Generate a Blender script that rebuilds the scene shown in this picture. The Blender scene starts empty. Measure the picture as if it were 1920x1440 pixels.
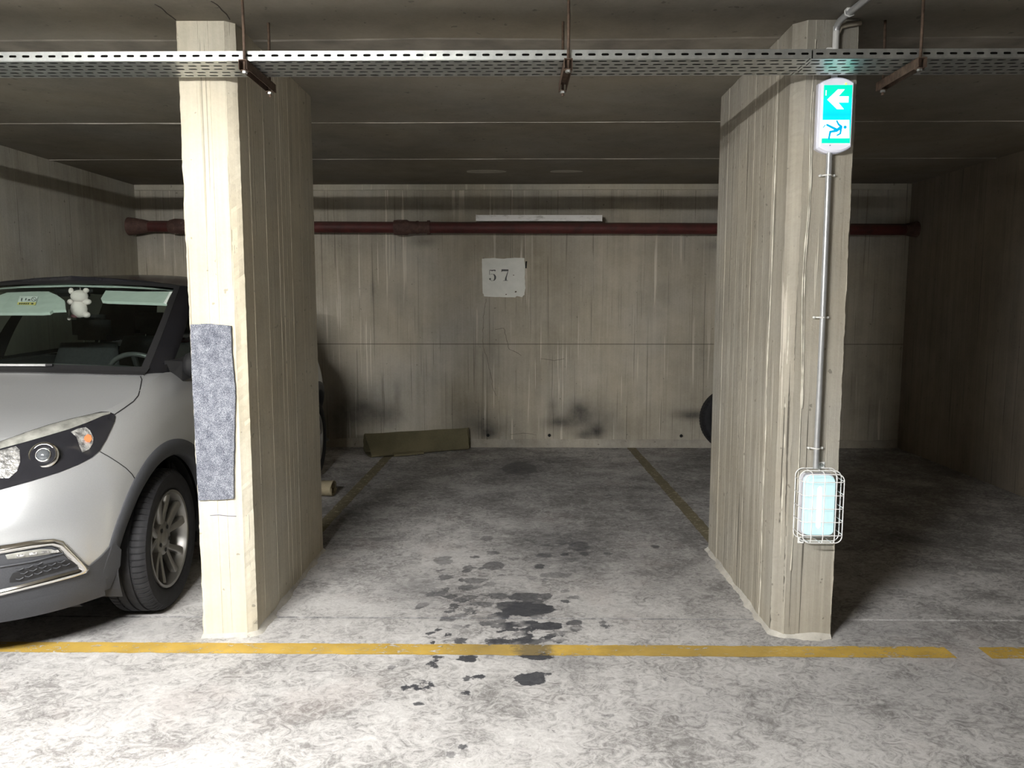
import bpy, bmesh, math, random
import numpy as np
from mathutils import Vector, noise as mnoise
from mathutils.bvhtree import BVHTree
from mathutils.geometry import delaunay_2d_cdt

random.seed(7)
rng = np.random.default_rng(11)
scene = bpy.context.scene
col = scene.collection
PI = math.pi

# ------------------------------------------------------------------ camera
F_PX = 1442.0
CAM = Vector((0.0, 0.0, 1.45))
PITCH = math.atan(157.0 / F_PX)
YAW = math.atan(16.0 / F_PX / math.cos(PITCH))
cam_data = bpy.data.cameras.new('camera')
cam_data.sensor_fit = 'HORIZONTAL'
cam_data.sensor_width = 36.0
cam_data.lens = F_PX / 1920.0 * 36.0
cam_data.clip_start = 0.05
cam = bpy.data.objects.new('camera', cam_data)
col.objects.link(cam)
cam.location = CAM
cam.rotation_euler = (PI / 2 - PITCH, 0, YAW)
scene.camera = cam

FWD = Vector((-math.sin(YAW) * math.cos(PITCH), math.cos(YAW) * math.cos(PITCH), -math.sin(PITCH)))
RGT = Vector((math.cos(YAW), math.sin(YAW), 0))
UPV = RGT.cross(FWD)


def ray(x, y):
    return FWD + RGT * ((x - 960) / F_PX) - UPV * ((y - 720) / F_PX)


def at_z(x, y, z):
    d = ray(x, y)
    return CAM + d * ((z - CAM.z) / d.z)


def at_y(x, y, Y):
    d = ray(x, y)
    return CAM + d * (Y / d.y)


# ------------------------------------------------------------------ world, light level
TUBE_POWER = 325.0
world = bpy.data.worlds.new('world')
scene.world = world
world.use_nodes = True
world.node_tree.nodes['Background'].inputs[0].default_value = (0.8, 0.9, 1.0, 1)
world.node_tree.nodes['Background'].inputs[1].default_value = 0.0
vs = scene.view_settings
vs.view_transform = 'Standard'
vs.look = 'None'
vs.gamma = 1.0
vs.use_curve_mapping = False
vs.exposure = 0.0


# ------------------------------------------------------------------ node helper
class Mat:
    def __init__(self, name):
        self.m = bpy.data.materials.new(name)
        self.m.use_nodes = True
        self.t = self.m.node_tree
        self.t.nodes.clear()
        self.out = self.t.nodes.new('ShaderNodeOutputMaterial')
        self._co = None

    def add(self, typ, **kw):
        n = self.t.nodes.new(typ)
        for k, v in kw.items():
            setattr(n, k, v)
        return n

    def put(self, sock, v):
        if isinstance(v, bpy.types.NodeSocket):
            self.t.links.new(v, sock)
        elif v is not None:
            if isinstance(v, (tuple, list)) and len(v) == 3 and sock.type == 'RGBA':
                v = (*v, 1)
            sock.default_value = v

    def co(self):
        if self._co is None:
            self._co = self.add('ShaderNodeTexCoord').outputs['Object']
        return self._co

    def scaled(self, s, off=(0, 0, 0)):
        n = self.add('ShaderNodeMapping')
        self.put(n.inputs[0], self.co())
        n.inputs['Scale'].default_value = s
        n.inputs['Location'].default_value = off
        return n.outputs[0]

    def noise(self, scale, detail=3, rough=0.55, vec=None, dist=0.0):
        n = self.add('ShaderNodeTexNoise')
        self.put(n.inputs['Vector'], vec if vec is not None else self.co())
        n.inputs['Scale'].default_value = scale
        n.inputs['Detail'].default_value = detail
        n.inputs['Roughness'].default_value = rough
        n.inputs['Distortion'].default_value = dist
        return n.outputs[0]

    def white(self, w):
        n = self.add('ShaderNodeTexWhiteNoise', noise_dimensions='1D')
        self.put(n.inputs['W'], w)
        return n.outputs[0]

    def ramp(self, fac, stops):
        n = self.add('ShaderNodeValToRGB')
        self.put(n.inputs[0], fac)
        els = n.color_ramp.elements
        while len(els) < len(stops):
            els.new(0.5)
        for e, (p, c) in zip(els, stops):
            e.position = p
            e.color = (c, c, c, 1) if isinstance(c, (int, float)) else (*c, 1)
        return n.outputs[0]

    def step(self, fac, a, b):
        n = self.add('ShaderNodeMapRange', interpolation_type='SMOOTHSTEP')
        self.put(n.inputs[0], fac)
        n.inputs[1].default_value = a
        n.inputs[2].default_value = b
        return n.outputs[0]

    def math(self, op, a, b=0.0, c=None):
        n = self.add('ShaderNodeMath', operation=op)
        self.put(n.inputs[0], a)
        self.put(n.inputs[1], b)
        if c is not None:
            self.put(n.inputs[2], c)
        return n.outputs[0]

    def mix(self, fac, a, b, mode='MIX'):
        n = self.add('ShaderNodeMix', data_type='RGBA', blend_type=mode)
        self.put(n.inputs[0], fac)
        self.put(n.inputs[6], a)
        self.put(n.inputs[7], b)
        return n.outputs[2]

    def attr(self, name):
        return self.add('ShaderNodeAttribute', attribute_name=name).outputs['Fac']

    def xyz(self):
        n = self.add('ShaderNodeSeparateXYZ')
        self.put(n.inputs[0], self.co())
        return n.outputs

    def bump(self, height, strength=0.3, dist=0.01):
        n = self.add('ShaderNodeBump')
        self.put(n.inputs['Height'], height)
        n.inputs['Strength'].default_value = strength
        n.inputs['Distance'].default_value = dist
        return n.outputs[0]

    def bsdf(self, color, rough=0.6, metal=0.0, normal=None, spec=0.5, coat=0.0, emit=None, emit_s=0.0, alpha=None):
        n = self.add('ShaderNodeBsdfPrincipled')
        self.put(n.inputs['Base Color'], color)
        self.put(n.inputs['Roughness'], rough)
        self.put(n.inputs['Metallic'], metal)
        self.put(n.inputs['Specular IOR Level'], spec)
        if normal is not None:
            self.put(n.inputs['Normal'], normal)
        if coat:
            n.inputs['Coat Weight'].default_value = coat
            n.inputs['Coat Roughness'].default_value = 0.05
        if emit is not None:
            self.put(n.inputs['Emission Color'], emit)
            n.inputs['Emission Strength'].default_value = emit_s
        if alpha is not None:
            self.put(n.inputs['Alpha'], alpha)
        self.t.links.new(n.outputs[0], self.out.inputs[0])
        return self.m


def plain(name, color, rough=0.5, metal=0.0, vary=0.12, scale=20.0, bump=0.0, coat=0.0, spec=0.5):
    m = Mat(name)
    f = m.noise(scale, 4)
    k = m.ramp(f, [(0.3, tuple(c * (1 - vary) for c in color)), (0.7, tuple(min(1, c * (1 + vary)) for c in color))])
    nrm = m.bump(m.noise(scale * 6, 3), bump, 0.002) if bump else None
    return m.bsdf(k, rough, metal, nrm, spec, coat)


def concrete(name, light, dark, streak=0.5, plank=0.0, drips=0.0, seams=0.0, mottled=0.35, bump=0.35, soot_shade=False,
             zseam=None, upper=0.0):
    m = Mat(name)
    x, y, z = m.xyz()
    xy = m.math('ADD', x, y)
    big = m.noise(1.1, 5, 0.6)
    mid = m.noise(6.0, 6, 0.65)
    fine = m.noise(60.0, 4, 0.7)
    strk = m.noise(1.0, 5, 0.6, m.scaled((16, 16, 0.55)))
    strk2 = m.noise(1.0, 4, 0.6, m.scaled((55, 55, 1.1), (3, 1, 7)))
    f = m.math('ADD', m.math('MULTIPLY', big, 0.9), m.math('MULTIPLY', mid, mottled))
    f = m.math('ADD', f, m.math('MULTIPLY', strk, streak))
    f = m.math('ADD', f, m.math('MULTIPLY', strk2, streak * 0.6))
    f = m.math('ADD', f, m.math('MULTIPLY', fine, 0.25))
    tot = 0.9 + mottled + streak * 1.6 + 0.25
    f = m.math('DIVIDE', f, tot)
    h = m.math('ADD', m.math('MULTIPLY', fine, 0.5), m.math('MULTIPLY', strk2, streak))
    if plank:
        pid = m.math('FLOOR', m.math('DIVIDE', xy, plank))
        pv = m.white(pid)
        f = m.math('ADD', f, m.math('MULTIPLY', m.math('SUBTRACT', pv, 0.5), 0.12))
    c = m.ramp(f, [(0.34, dark), (0.62, light)])
    tint = m.ramp(m.noise(0.9, 4, 0.6, m.scaled((1, 1, 1), (9, 4, 2))), [(0.35, (1.0, 0.97, 0.90)), (0.7, (0.93, 0.96, 1.0))])
    c = m.mix(1.0, c, tint, 'MULTIPLY')
    if seams:
        # thin dark vertical formwork marks that come and go with height
        ln = m.noise(1.0, 2, 0.4, m.scaled((90, 90, 0.9), (1, 5, 3)))
        msk = m.math('MULTIPLY', m.step(ln, 0.665, 0.70), seams)
        c = m.mix(msk, c, tuple(d * 0.35 for d in dark))
        h = m.math('SUBTRACT', h, m.math('MULTIPLY', msk, 1.5))
    if drips:
        dn = m.noise(1.0, 2, 0.5, m.scaled((34, 34, 1.0), (8, 2, 1)), dist=0.15)
        where = m.step(m.noise(1.3, 3, 0.6, m.scaled((1, 1, 0.35), (2, 7, 5))), 0.45, 0.62)
        msk = m.math('MULTIPLY', m.math('MULTIPLY', m.step(dn, 0.63, 0.68), where), drips)
        c = m.mix(msk, c, tuple(min(0.85, v * 1.45) for v in light))
        h = m.math('ADD', h, msk)
    pits = m.step(m.noise(26.0, 2, 0.5), 0.70, 0.74)
    c = m.mix(m.math('MULTIPLY', pits, 0.55), c, tuple(d * 0.4 for d in dark))
    if zseam is not None:
        s = m.math('SUBTRACT', 1.0, m.step(m.math('ABSOLUTE', m.math('SUBTRACT', z, zseam)), 0.002, 0.007))
        c = m.mix(m.math('MULTIPLY', s, 0.65), c, tuple(d * 0.3 for d in dark))
    if soot_shade:
        so = m.attr('soot_shade')
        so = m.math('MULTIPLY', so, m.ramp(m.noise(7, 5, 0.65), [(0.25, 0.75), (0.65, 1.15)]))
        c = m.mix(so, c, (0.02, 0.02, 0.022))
    return m.bsdf(c, 0.85, 0, m.bump(h, bump, 0.006), 0.25)


# ------------------------------------------------------------------ mesh helper
class MB:
    def __init__(self):
        self.v, self.f = [], []

    def add(self, verts, faces):
        o = len(self.v)
        self.v += [tuple(p) for p in verts]
        self.f += [tuple(i + o for i in fc) for fc in faces]
        return self

    def box(self, c, s, bev=0.0):
        cx, cy, cz = c
        a, b, d = s[0] / 2, s[1] / 2, s[2] / 2
        if not bev:
            vs_ = [(cx + i * a, cy + j * b, cz + k * d) for k in (-1, 1) for j in (-1, 1) for i in (-1, 1)]
            return self.add(vs_, [(0, 2, 3, 1), (4, 5, 7, 6), (0, 1, 5, 4), (2, 6, 7, 3), (0, 4, 6, 2), (1, 3, 7, 5)])
        bm = bmesh.new()
        bmesh.ops.create_cube(bm, size=1)
        bmesh.ops.scale(bm, vec=s, verts=bm.verts)
        bmesh.ops.bevel(bm, geom=bm.edges[:], offset=bev, segments=2, affect='EDGES')
        bmesh.ops.translate(bm, vec=c, verts=bm.verts)
        bm.verts.index_update()
        self.add([v.co[:] for v in bm.verts], [[v.index for v in fc.verts] for fc in bm.faces])
        bm.free()
        return self

    def tube(self, pts, r, seg=10, cap=True, closed=False):
        pts = [Vector(p) for p in pts]
        rs = r if isinstance(r, (list, tuple)) else [r] * len(pts)
        n = len(pts)
        rings = []
        prev = None
        for i, p in enumerate(pts):
            a = pts[i - 1] if (i > 0 or closed) else pts[i]
            b = pts[(i + 1) % n] if (i < n - 1 or closed) else pts[i]
            t = (b - a).normalized()
            if prev is None:
                u = t.orthogonal().normalized()
            else:
                u = (prev - t * prev.dot(t)).normalized()
            prev = u
            w = t.cross(u)
            rings.append([p + (u * math.cos(k * 2 * PI / seg) + w * math.sin(k * 2 * PI / seg)) * rs[i] for k in range(seg)])
        o = len(self.v)
        for rg in rings:
            self.v += [tuple(q) for q in rg]
        m = n if closed else n - 1
        for i in range(m):
            j = (i + 1) % n
            for k in range(seg):
                l = (k + 1) % seg
                self.f.append((o + i * seg + k, o + i * seg + l, o + j * seg + l, o + j * seg + k))
        if cap and not closed:
            self.f.append(tuple(o + k for k in reversed(range(seg))))
            self.f.append(tuple(o + (n - 1) * seg + k for k in range(seg)))
        return self

    def lathe(self, prof, c, axis='x', seg=48, closed=False):
        """prof: list of (along axis, radius)"""
        o = len(self.v)
        for a, r in prof:
            for k in range(seg):
                t = 2 * PI * k / seg
                p, q = r * math.cos(t), r * math.sin(t)
                d = {'x': (a, p, q), 'y': (q, a, p), 'z': (p, q, a)}[axis]
                self.v.append((c[0] + d[0], c[1] + d[1], c[2] + d[2]))
        n = len(prof)
        for i in range(n if closed else n - 1):
            j = (i + 1) % n
            for k in range(seg):
                l = (k + 1) % seg
                self.f.append((o + i * seg + k, o + j * seg + k, o + j * seg + l, o + i * seg + l))
        return self

    def grid(self, rows):
        o = len(self.v)
        nr, nc = len(rows), len(rows[0])
        for r in rows:
            self.v += [tuple(p) for p in r]
        for i in range(nr - 1):
            for j in range(nc - 1):
                a = o + i * nc + j
                self.f.append((a, a + 1, a + nc + 1, a + nc))
        return self

    def prism(self, poly, axis, a, b):
        """extrude 2D polygon; axis 'y': poly=(x,z); 'z': (x,y); 'x': (y,z)"""
        def p3(p, t):
            return {'y': (p[0], t, p[1]), 'z': (p[0], p[1], t), 'x': (t, p[0], p[1])}[axis]
        n = len(poly)
        o = len(self.v)
        self.v += [p3(p, a) for p in poly] + [p3(p, b) for p in poly]
        for i in range(n):
            j = (i + 1) % n
            self.f.append((o + i, o + j, o + n + j, o + n + i))
        self.f.append(tuple(o + i for i in reversed(range(n))))
        self.f.append(tuple(o + n + i for i in range(n)))
        return self

    def ellipsoid(self, c, r, seg=16, rings=10):
        rows = []
        for i in range(rings + 1):
            ph = PI * i / rings
            rows.append([(c[0] + r[0] * math.sin(ph) * math.cos(2 * PI * k / seg), c[1] + r[1] * math.sin(ph) * math.sin(2 * PI * k / seg), c[2] + r[2] * math.cos(ph)) for k in range(seg + 1)])
        return self.grid(rows)

    def build(self, name, mat, parent=None, smooth=False, angle=None, label=None, kind=None, weld=False, solid=0.0):
        me = bpy.data.meshes.new(name)
        me.from_pydata(self.v, [], self.f)
        bm = bmesh.new()
        bm.from_mesh(me)
        if weld:
            bmesh.ops.remove_doubles(bm, verts=bm.verts, dist=1e-5)
            bmesh.ops.delete(bm, geom=[v for v in bm.verts if not v.link_faces], context='VERTS')
        bmesh.ops.recalc_face_normals(bm, faces=bm.faces)
        bm.to_mesh(me)
        bm.free()
        if mat:
            me.materials.append(mat)
        if smooth:
            me.shade_smooth()
            if angle:
                me.set_sharp_from_angle(angle=math.radians(angle))
        ob = bpy.data.objects.new(name, me)
        col.objects.link(ob)
        if parent:
            ob.parent = parent
        if label:
            ob['label'] = label
        if kind:
            ob['kind'] = kind
        if solid:
            md = ob.modifiers.new('solid', 'SOLIDIFY')
            md.thickness = solid
            md.offset = 0
        return ob


def tag(o, label, cat, group=None):
    o['label'] = label
    o['category'] = cat
    if group:
        o['group'] = group
    return o


def empty(name, loc, label, cat, group=None):
    o = bpy.data.objects.new(name, None)
    o.empty_display_size = 0.1
    col.objects.link(o)
    o.location = loc
    return tag(o, label, cat, group)


def copy_tree(o, parent=None):
    c = o.copy()
    col.objects.link(c)
    c.parent = parent
    for ch in list(o.children):
        copy_tree(ch, c)
    return c


# ------------------------------------------------------------------ dimensions (metres)
CEIL = 2.555
WALL_Y = 7.54
WALL_X = 3.73
JOINT_Y = 3.39

# ------------------------------------------------------------------ materials of the room
M_wall = concrete('board_marked_concrete', (0.56, 0.52, 0.445), (0.29, 0.265, 0.215), streak=0.4, drips=0.6, seams=0.5, soot_shade=True, zseam=1.023)
M_wall_side = concrete('side_wall_concrete', (0.52, 0.50, 0.43), (0.26, 0.24, 0.20), streak=0.4, drips=0.2, seams=0.6)
M_pillar = concrete('pillar_concrete', (0.65, 0.605, 0.50), (0.37, 0.34, 0.275), streak=0.5, drips=0.12, seams=0.5, bump=0.35)
M_pillar_r = concrete('pillar_concrete_shaded', (0.44, 0.41, 0.35), (0.22, 0.20, 0.165), streak=0.8, drips=0.6, seams=0.9, bump=0.5)  # darker copy of the pillar concrete, weaker light put into its colour
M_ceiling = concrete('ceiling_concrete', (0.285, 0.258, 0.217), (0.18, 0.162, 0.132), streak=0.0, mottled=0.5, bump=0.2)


def floor_material():
    m = Mat('worn_painted_concrete')
    x, y, z = m.xyz()
    warp = m.scaled((1, 1.15, 1))
    a = m.noise(15.0, 8, 0.74, warp, 2.2)
    b = m.noise(3.2, 6, 0.65)
    c = m.noise(0.8, 4, 0.6)
    d = m.noise(90.0, 4, 0.7, warp, 0.6)
    f = m.math('ADD', m.math('MULTIPLY', a, 0.46), m.math('MULTIPLY', b, 0.26))
    f = m.math('ADD', f, m.math('MULTIPLY', c, 0.14))
    f = m.math('ADD', f, m.math('MULTIPLY', d, 0.14))
    # the floor is darker deep in the bays and towards the right
    bay_dark = m.attr('bay_dark')
    f = m.math('SUBTRACT', f, m.math('MULTIPLY', bay_dark, 0.055))
    colr = m.ramp(f, [(0.36, (0.16, 0.155, 0.15)), (0.425, (0.25, 0.242, 0.235)), (0.462, (0.36, 0.35, 0.342)), (0.505, (0.49, 0.478, 0.468)), (0.60, (0.63, 0.618, 0.605))])
    # rusty tint in patches
    tint = m.step(m.noise(1.7, 4, 0.6, m.scaled((1, 1, 1), (5, 3, 0))), 0.56, 0.68)
    colr = m.mix(m.math('MULTIPLY', tint, 0.15), colr, (0.34, 0.26, 0.23))
    # soft grime
    gr = m.attr('grime')
    gr = m.math('MULTIPLY', gr, m.ramp(m.noise(14, 6, 0.7, warp, 0.8), [(0.30, 0.35), (0.65, 1.0)]))
    colr = m.mix(gr, colr, (0.055, 0.055, 0.06))
    # crisp oil spots: signed distance plus ragged noise
    od = m.math('ADD', m.attr('oil'), m.math('MULTIPLY', m.math('SUBTRACT', m.noise(28, 5, 0.65), 0.40), 0.065))
    oil = m.step(od, -0.002, 0.004)
    oil = m.math('MULTIPLY', oil, m.attr('oil_depth'))
    oil = m.math('MULTIPLY', oil, m.ramp(a, [(0.35, 1.0), (0.7, 0.88)]))
    colr = m.mix(oil, colr, (0.045, 0.047, 0.055))
    spk = m.step(m.noise(70.0, 2, 0.5), 0.72, 0.75)
    colr = m.mix(m.math('MULTIPLY', spk, 0.6), colr, (0.10, 0.095, 0.09))
    h = m.math('ADD', a, m.math('MULTIPLY', d, 0.4))
    rough = m.math('SUBTRACT', 0.72, m.math('MULTIPLY', oil, 0.25))
    return m.bsdf(colr, rough, 0, m.bump(h, 0.45, 0.006), 0.3)


M_floor = floor_material()

# ------------------------------------------------------------------ floor
def merge_axis(lo, hi, a, b, fine, coarse):
    return np.unique(np.round(np.concatenate([np.arange(lo, a, coarse), np.arange(a, b, fine), np.arange(b, hi + 1e-6, coarse), [hi]]), 5))


# spots read off the floor: (pixel x, pixel y, half width px, half height px, depth)
S = 860 / 1920.0
spots_crop = [
    (910, 718, 112, 28, .85), (900, 668, 60, 16, .7), (810, 745, 32, 11, .8), (985, 665, 30, 12, .6), (830, 702, 42, 14, .75),
    (845, 785, 42, 11, .9), (925, 775, 26, 8, .9), (1000, 790, 62, 14, .95), (1110, 776, 26, 10, .7), (910, 805, 19, 8, .9),
    (850, 803, 26, 5, .8), (915, 827, 20, 6, .9), (800, 785, 14, 5, .8), (800, 812, 12, 5, .8), (545, 806, 9, 4, .8),
    (575, 828, 12, 5, .8), (500, 824, 11, 4, .8), (635, 850, 27, 9, .75), (515, 860, 10, 5, .8), (800, 855, 52, 11, .85),
    (900, 852, 42, 11, .85), (985, 845, 11, 4, .8), (1020, 832, 22, 6, .9), (1043, 855, 13, 5, .85), (665, 925, 36, 13, .85),
    (960, 916, 62, 12, .85), (510, 945, 12, 7, .85), (540, 920, 22, 4, .8), (522, 962, 15, 5, .85), (345, 963, 10, 6, .5),
    (660, 1010, 15, 7, .75), (714, 1002, 13, 7, .9), (925, 1012, 58, 26, .9), (970, 993, 27, 6, .9), (475, 1024, 13, 5, .9),
    (410, 1046, 18, 8, .9), (452, 1054, 16, 7, .9), (508, 1040, 16, 8, .9), (655, 1066, 15, 7, .9), (458, 1113, 16, 6, .75),
    (1018, 1234, 11, 6, .8), (645, 1295, 13, 6, .7), (608, 708, 19, 8, .7), (585, 730, 16, 5, .6), (630, 680, 27, 9, .6),
    (690, 733, 9, 4, .7), (595, 668, 22, 8, .6), (720, 697, 42, 8, .5), (790, 664, 36, 12, .6), (525, 657, 32, 9, .5),
    (570, 637, 13, 6, .6), (660, 630, 32, 11, .5), (775, 537, 42, 16, .6), (965, 540, 20, 8, .7), (660, 558, 16, 6, .6),
    (690, 600, 42, 9, .5), (640, 597, 14, 5, .6), (1030, 577, 60, 10, .4), (1072, 685, 13, 6, .7), (1130, 456, 42, 18, .5),
    (745, 423, 26, 9, .45), (1448, 457, 15, 5, .7), (560, 520, 34, 12, .4), (880, 130, 70, 24, .55), (1490, 1007, 10, 6, .5),
    (590, 1332, 18, 8, .5), (1255, 1165, 14, 6, .35), (1590, 300, 10, 4, .6),
]
grime_px = [
    (975, 880, 62, 22, .85), (1045, 1018, 75, 30, .75), (1075, 1052, 55, 26, .5), (800, 1105, 60, 24, .5), (1000, 1020, 120, 60, .25),
    (1220, 930, 150, 45, .28), (1100, 920, 130, 40, .25), (1270, 1080, 110, 55, .35), (680, 940, 90, 50, .40), (640, 990, 60, 50, .45),
    (900, 930, 120, 30, .30), (1040, 866, 60, 8, .5), (1060, 1240, 60, 25, .4), (985, 1218, 45, 14, .5), (1290, 870, 80, 25, .45),
    (700, 895, 60, 20, .4), (800, 880, 90, 22, .35), (1330, 1330, 160, 60, .18), (300, 1330, 220, 50, .12), (540, 1240, 60, 20, .18),
    (1700, 1300, 250, 80, .22), (1650, 1180, 200, 30, .25), (1190, 1010, 120, 50, .25), (870, 1110, 120, 40, .25), (960, 1140, 140, 40, .25),
    (1690, 1008, 60, 10, .6), (1860, 1070, 16, 4, .6), (250, 1180, 120, 20, .3), (700, 1060, 100, 40, .2),
]


rs_ = random.Random(21)
for _ in range(70):   # scattered drips around the rolled-over middle of the bay
    cx_ = rs_.gauss(800, 190); cy_ = rs_.uniform(480, 900)
    sz_ = rs_.uniform(5, 22)
    spots_crop.append((cx_, cy_, sz_ * rs_.uniform(1.0, 1.8), sz_ * 0.42, rs_.uniform(.3, .7)))


def ellipse_on(fn, px, py, rx, ry):
    c = fn(px, py)
    ex = (fn(px + rx, py) - fn(px - rx, py)).length / 2
    ey = (fn(px, py + ry) - fn(px, py - ry)).length / 2
    return c, ex, ey


def make_floor():
    xs = merge_axis(-9, 9, -2.7, 2.9, 0.022, 0.35)
    ys = merge_axis(-5, WALL_Y + 0.1, 2.3, WALL_Y, 0.022, 0.3)
    ys = np.unique(np.concatenate([ys, [JOINT_Y - 0.009, JOINT_Y - 0.004, JOINT_Y + 0.003, JOINT_Y + 0.006]]))
    X, Y = np.meshgrid(xs, ys)
    Z = np.zeros_like(X)
    Z[np.isclose(Y, JOINT_Y - 0.004) | np.isclose(Y, JOINT_Y + 0.003)] = -0.006
    nv = X.size
    me = bpy.data.meshes.new('floor')
    ny, nx = X.shape
    idx = np.arange(nv).reshape(ny, nx)
    q = np.stack([idx[:-1, :-1], idx[:-1, 1:], idx[1:, 1:], idx[1:, :-1]], -1).reshape(-1, 4)
    me.vertices.add(nv)
    me.vertices.foreach_set('co', np.stack([X, Y, Z], -1).ravel().astype(np.float32))
    me.loops.add(q.size)
    me.loops.foreach_set('vertex_index', q.ravel().astype(np.int32))
    me.polygons.add(len(q))
    me.polygons.foreach_set('loop_start', np.arange(0, q.size, 4, dtype=np.int32))
    me.update(calc_edges=True)
    oil = np.full(X.shape, -0.25)
    dep = np.zeros(X.shape)
    grd = lambda a, b: at_z(a, b, 0)
    for cx, cy, rx, ry, dp in spots_crop:
        c, ex, ey = ellipse_on(grd, 580 + S * cx, 820 + S * cy, rx * S, ry * S)
        r = np.sqrt(((X - c.x) / ex) ** 2 + ((Y - c.y) / ey) ** 2)
        sd = (1 - r) * min(ex, ey)
        dep = np.where(sd > oil, min(1.0, dp * 1.2), dep)
        oil = np.maximum(oil, sd)
    gr = np.zeros(X.shape)
    for px, py, rx, ry, dp in grime_px:
        c, ex, ey = ellipse_on(grd, px, py, rx, ry)
        r2 = ((X - c.x) / ex) ** 2 + ((Y - c.y) / ey) ** 2
        gr = 1 - (1 - gr) * (1 - min(0.95, dp * 1.25) * np.exp(-r2 * 0.9))
    gr = np.where((np.abs(Y - JOINT_Y) < 0.008) & (X < 1.42), np.maximum(gr, 0.85), gr)
    bay_dark = 1 / (1 + np.exp(-(Y - 4.3) * 3.0)) * 0.75 + 0.5 / (1 + np.exp(-(X - 1.7) * 2.5))
    bay_dark -= 0.35 * np.exp(-((X + 0.45) / 0.35) ** 2 - ((Y - 4.0) / 0.7) ** 2)
    for nm, arr in (('oil', oil), ('oil_depth', dep), ('grime', gr), ('bay_dark', bay_dark)):
        at = me.attributes.new(nm, 'FLOAT', 'POINT')
        at.data.foreach_set('value', arr.ravel().astype(np.float32))
    me.materials.append(M_floor)
    ob = bpy.data.objects.new('floor', me)
    col.objects.link(ob)
    ob['kind'] = 'structure'
    ob['label'] = 'worn whitish concrete garage floor with dark oil spots'
    return ob


floor = make_floor()

# ------------------------------------------------------------------ ceiling and walls
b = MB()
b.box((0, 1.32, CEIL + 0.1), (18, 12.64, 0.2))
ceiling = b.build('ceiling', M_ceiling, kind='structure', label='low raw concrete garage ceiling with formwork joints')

M_fin = plain('mortar_fin', (0.55, 0.52, 0.46), 0.9, vary=0.3, scale=9)
M_fin_dark = plain('ceiling_mortar', (0.21, 0.19, 0.16), 0.9, vary=0.3, scale=6, bump=0.3)
for y0, wd, hh, mt in ((4.95, 0.006, 0.005, M_fin), (6.2, 0.004, 0.004, M_fin)):
    b = MB()
    for side, (xa, xb) in enumerate(((-WALL_X, WALL_X),)):
        xs = np.arange(xa, xb, 0.03)
        rows = []
        for x in xs:
            k = 0.35 + 0.75 * abs(mnoise.noise((x * 1.7, y0, 3))) * 2
            w_, h_ = wd * k, hh * k
            yy = y0 + 0.004 * mnoise.noise((x * 2.3, y0, 0))
            rows.append([(x, yy - w_, CEIL + 0.001), (x, yy, CEIL - h_), (x, yy + w_, CEIL + 0.001)])
        b.grid(rows)
    b.build('formwork_joint', mt, ceiling, label='thin pale mortar fin across the ceiling')
# irregular thicker step near the pillar fronts
b = MB()
rows = []
for x in np.arange(-9, 9, 0.03):
    n1 = mnoise.noise((x * 1.3, 0, 0)) * 0.02 + mnoise.noise((x * 6, 2, 0)) * 0.006
    hh = 0.003 + 0.002 * mnoise.noise((x * 3.1, 5, 1))
    rows.append([(x, 3.40 + n1, CEIL + 0.001), (x, 3.415 + n1, CEIL - hh), (x, 3.52, CEIL - hh * 0.7), (x, 3.60 + n1 * .5, CEIL + 0.001)])
b.grid(rows)
b.build('formwork_step', M_fin_dark, ceiling, label='rough concrete ridge across the ceiling above the pillars')
for cx_, ex, ey in ((-0.31, 0.17, 0.085), (0.385, 0.14, 0.06)):
    b = MB()
    pl = [(cx_ + ex * math.cos(t) * (1 + .08 * math.sin(3 * t + ex * 9)), 6.78 + ey * math.sin(t) * (1 + .1 * math.cos(2 * t)) + 0.02) for t in np.linspace(0, 2 * PI, 40, endpoint=False)]
    b.prism(pl, 'z', CEIL - 0.002, CEIL + 0.001)
    b.build('repair_patch', plain('ceiling_patch', (0.42, 0.39, 0.33), 0.9), ceiling, label='pale oval repair patch on the ceiling')


M_crack_c = plain('ceiling_crack', (0.08, 0.07, 0.06), 0.95)
for pts in ([(290, 8), (308, 20), (320, 30), (332, 40)], [(395, 2), (412, 14), (424, 26), (432, 40)]):
    P = [at_z(px, py, CEIL - 0.0005) for px, py in pts]
    Q = [P[i].lerp(P[i + 1], t) + Vector((0.006 * mnoise.noise((i + t, 3, 9)), 0, 0)) for i in range(len(P) - 1) for t in (0, .25, .5, .75)]
    b = MB(); b.tube(Q, [0.002 + 0.0015 * abs(mnoise.noise((k * .7, 1, 1))) for k in range(len(Q))], 6)
    b.build('crack', M_crack_c, ceiling)


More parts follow.
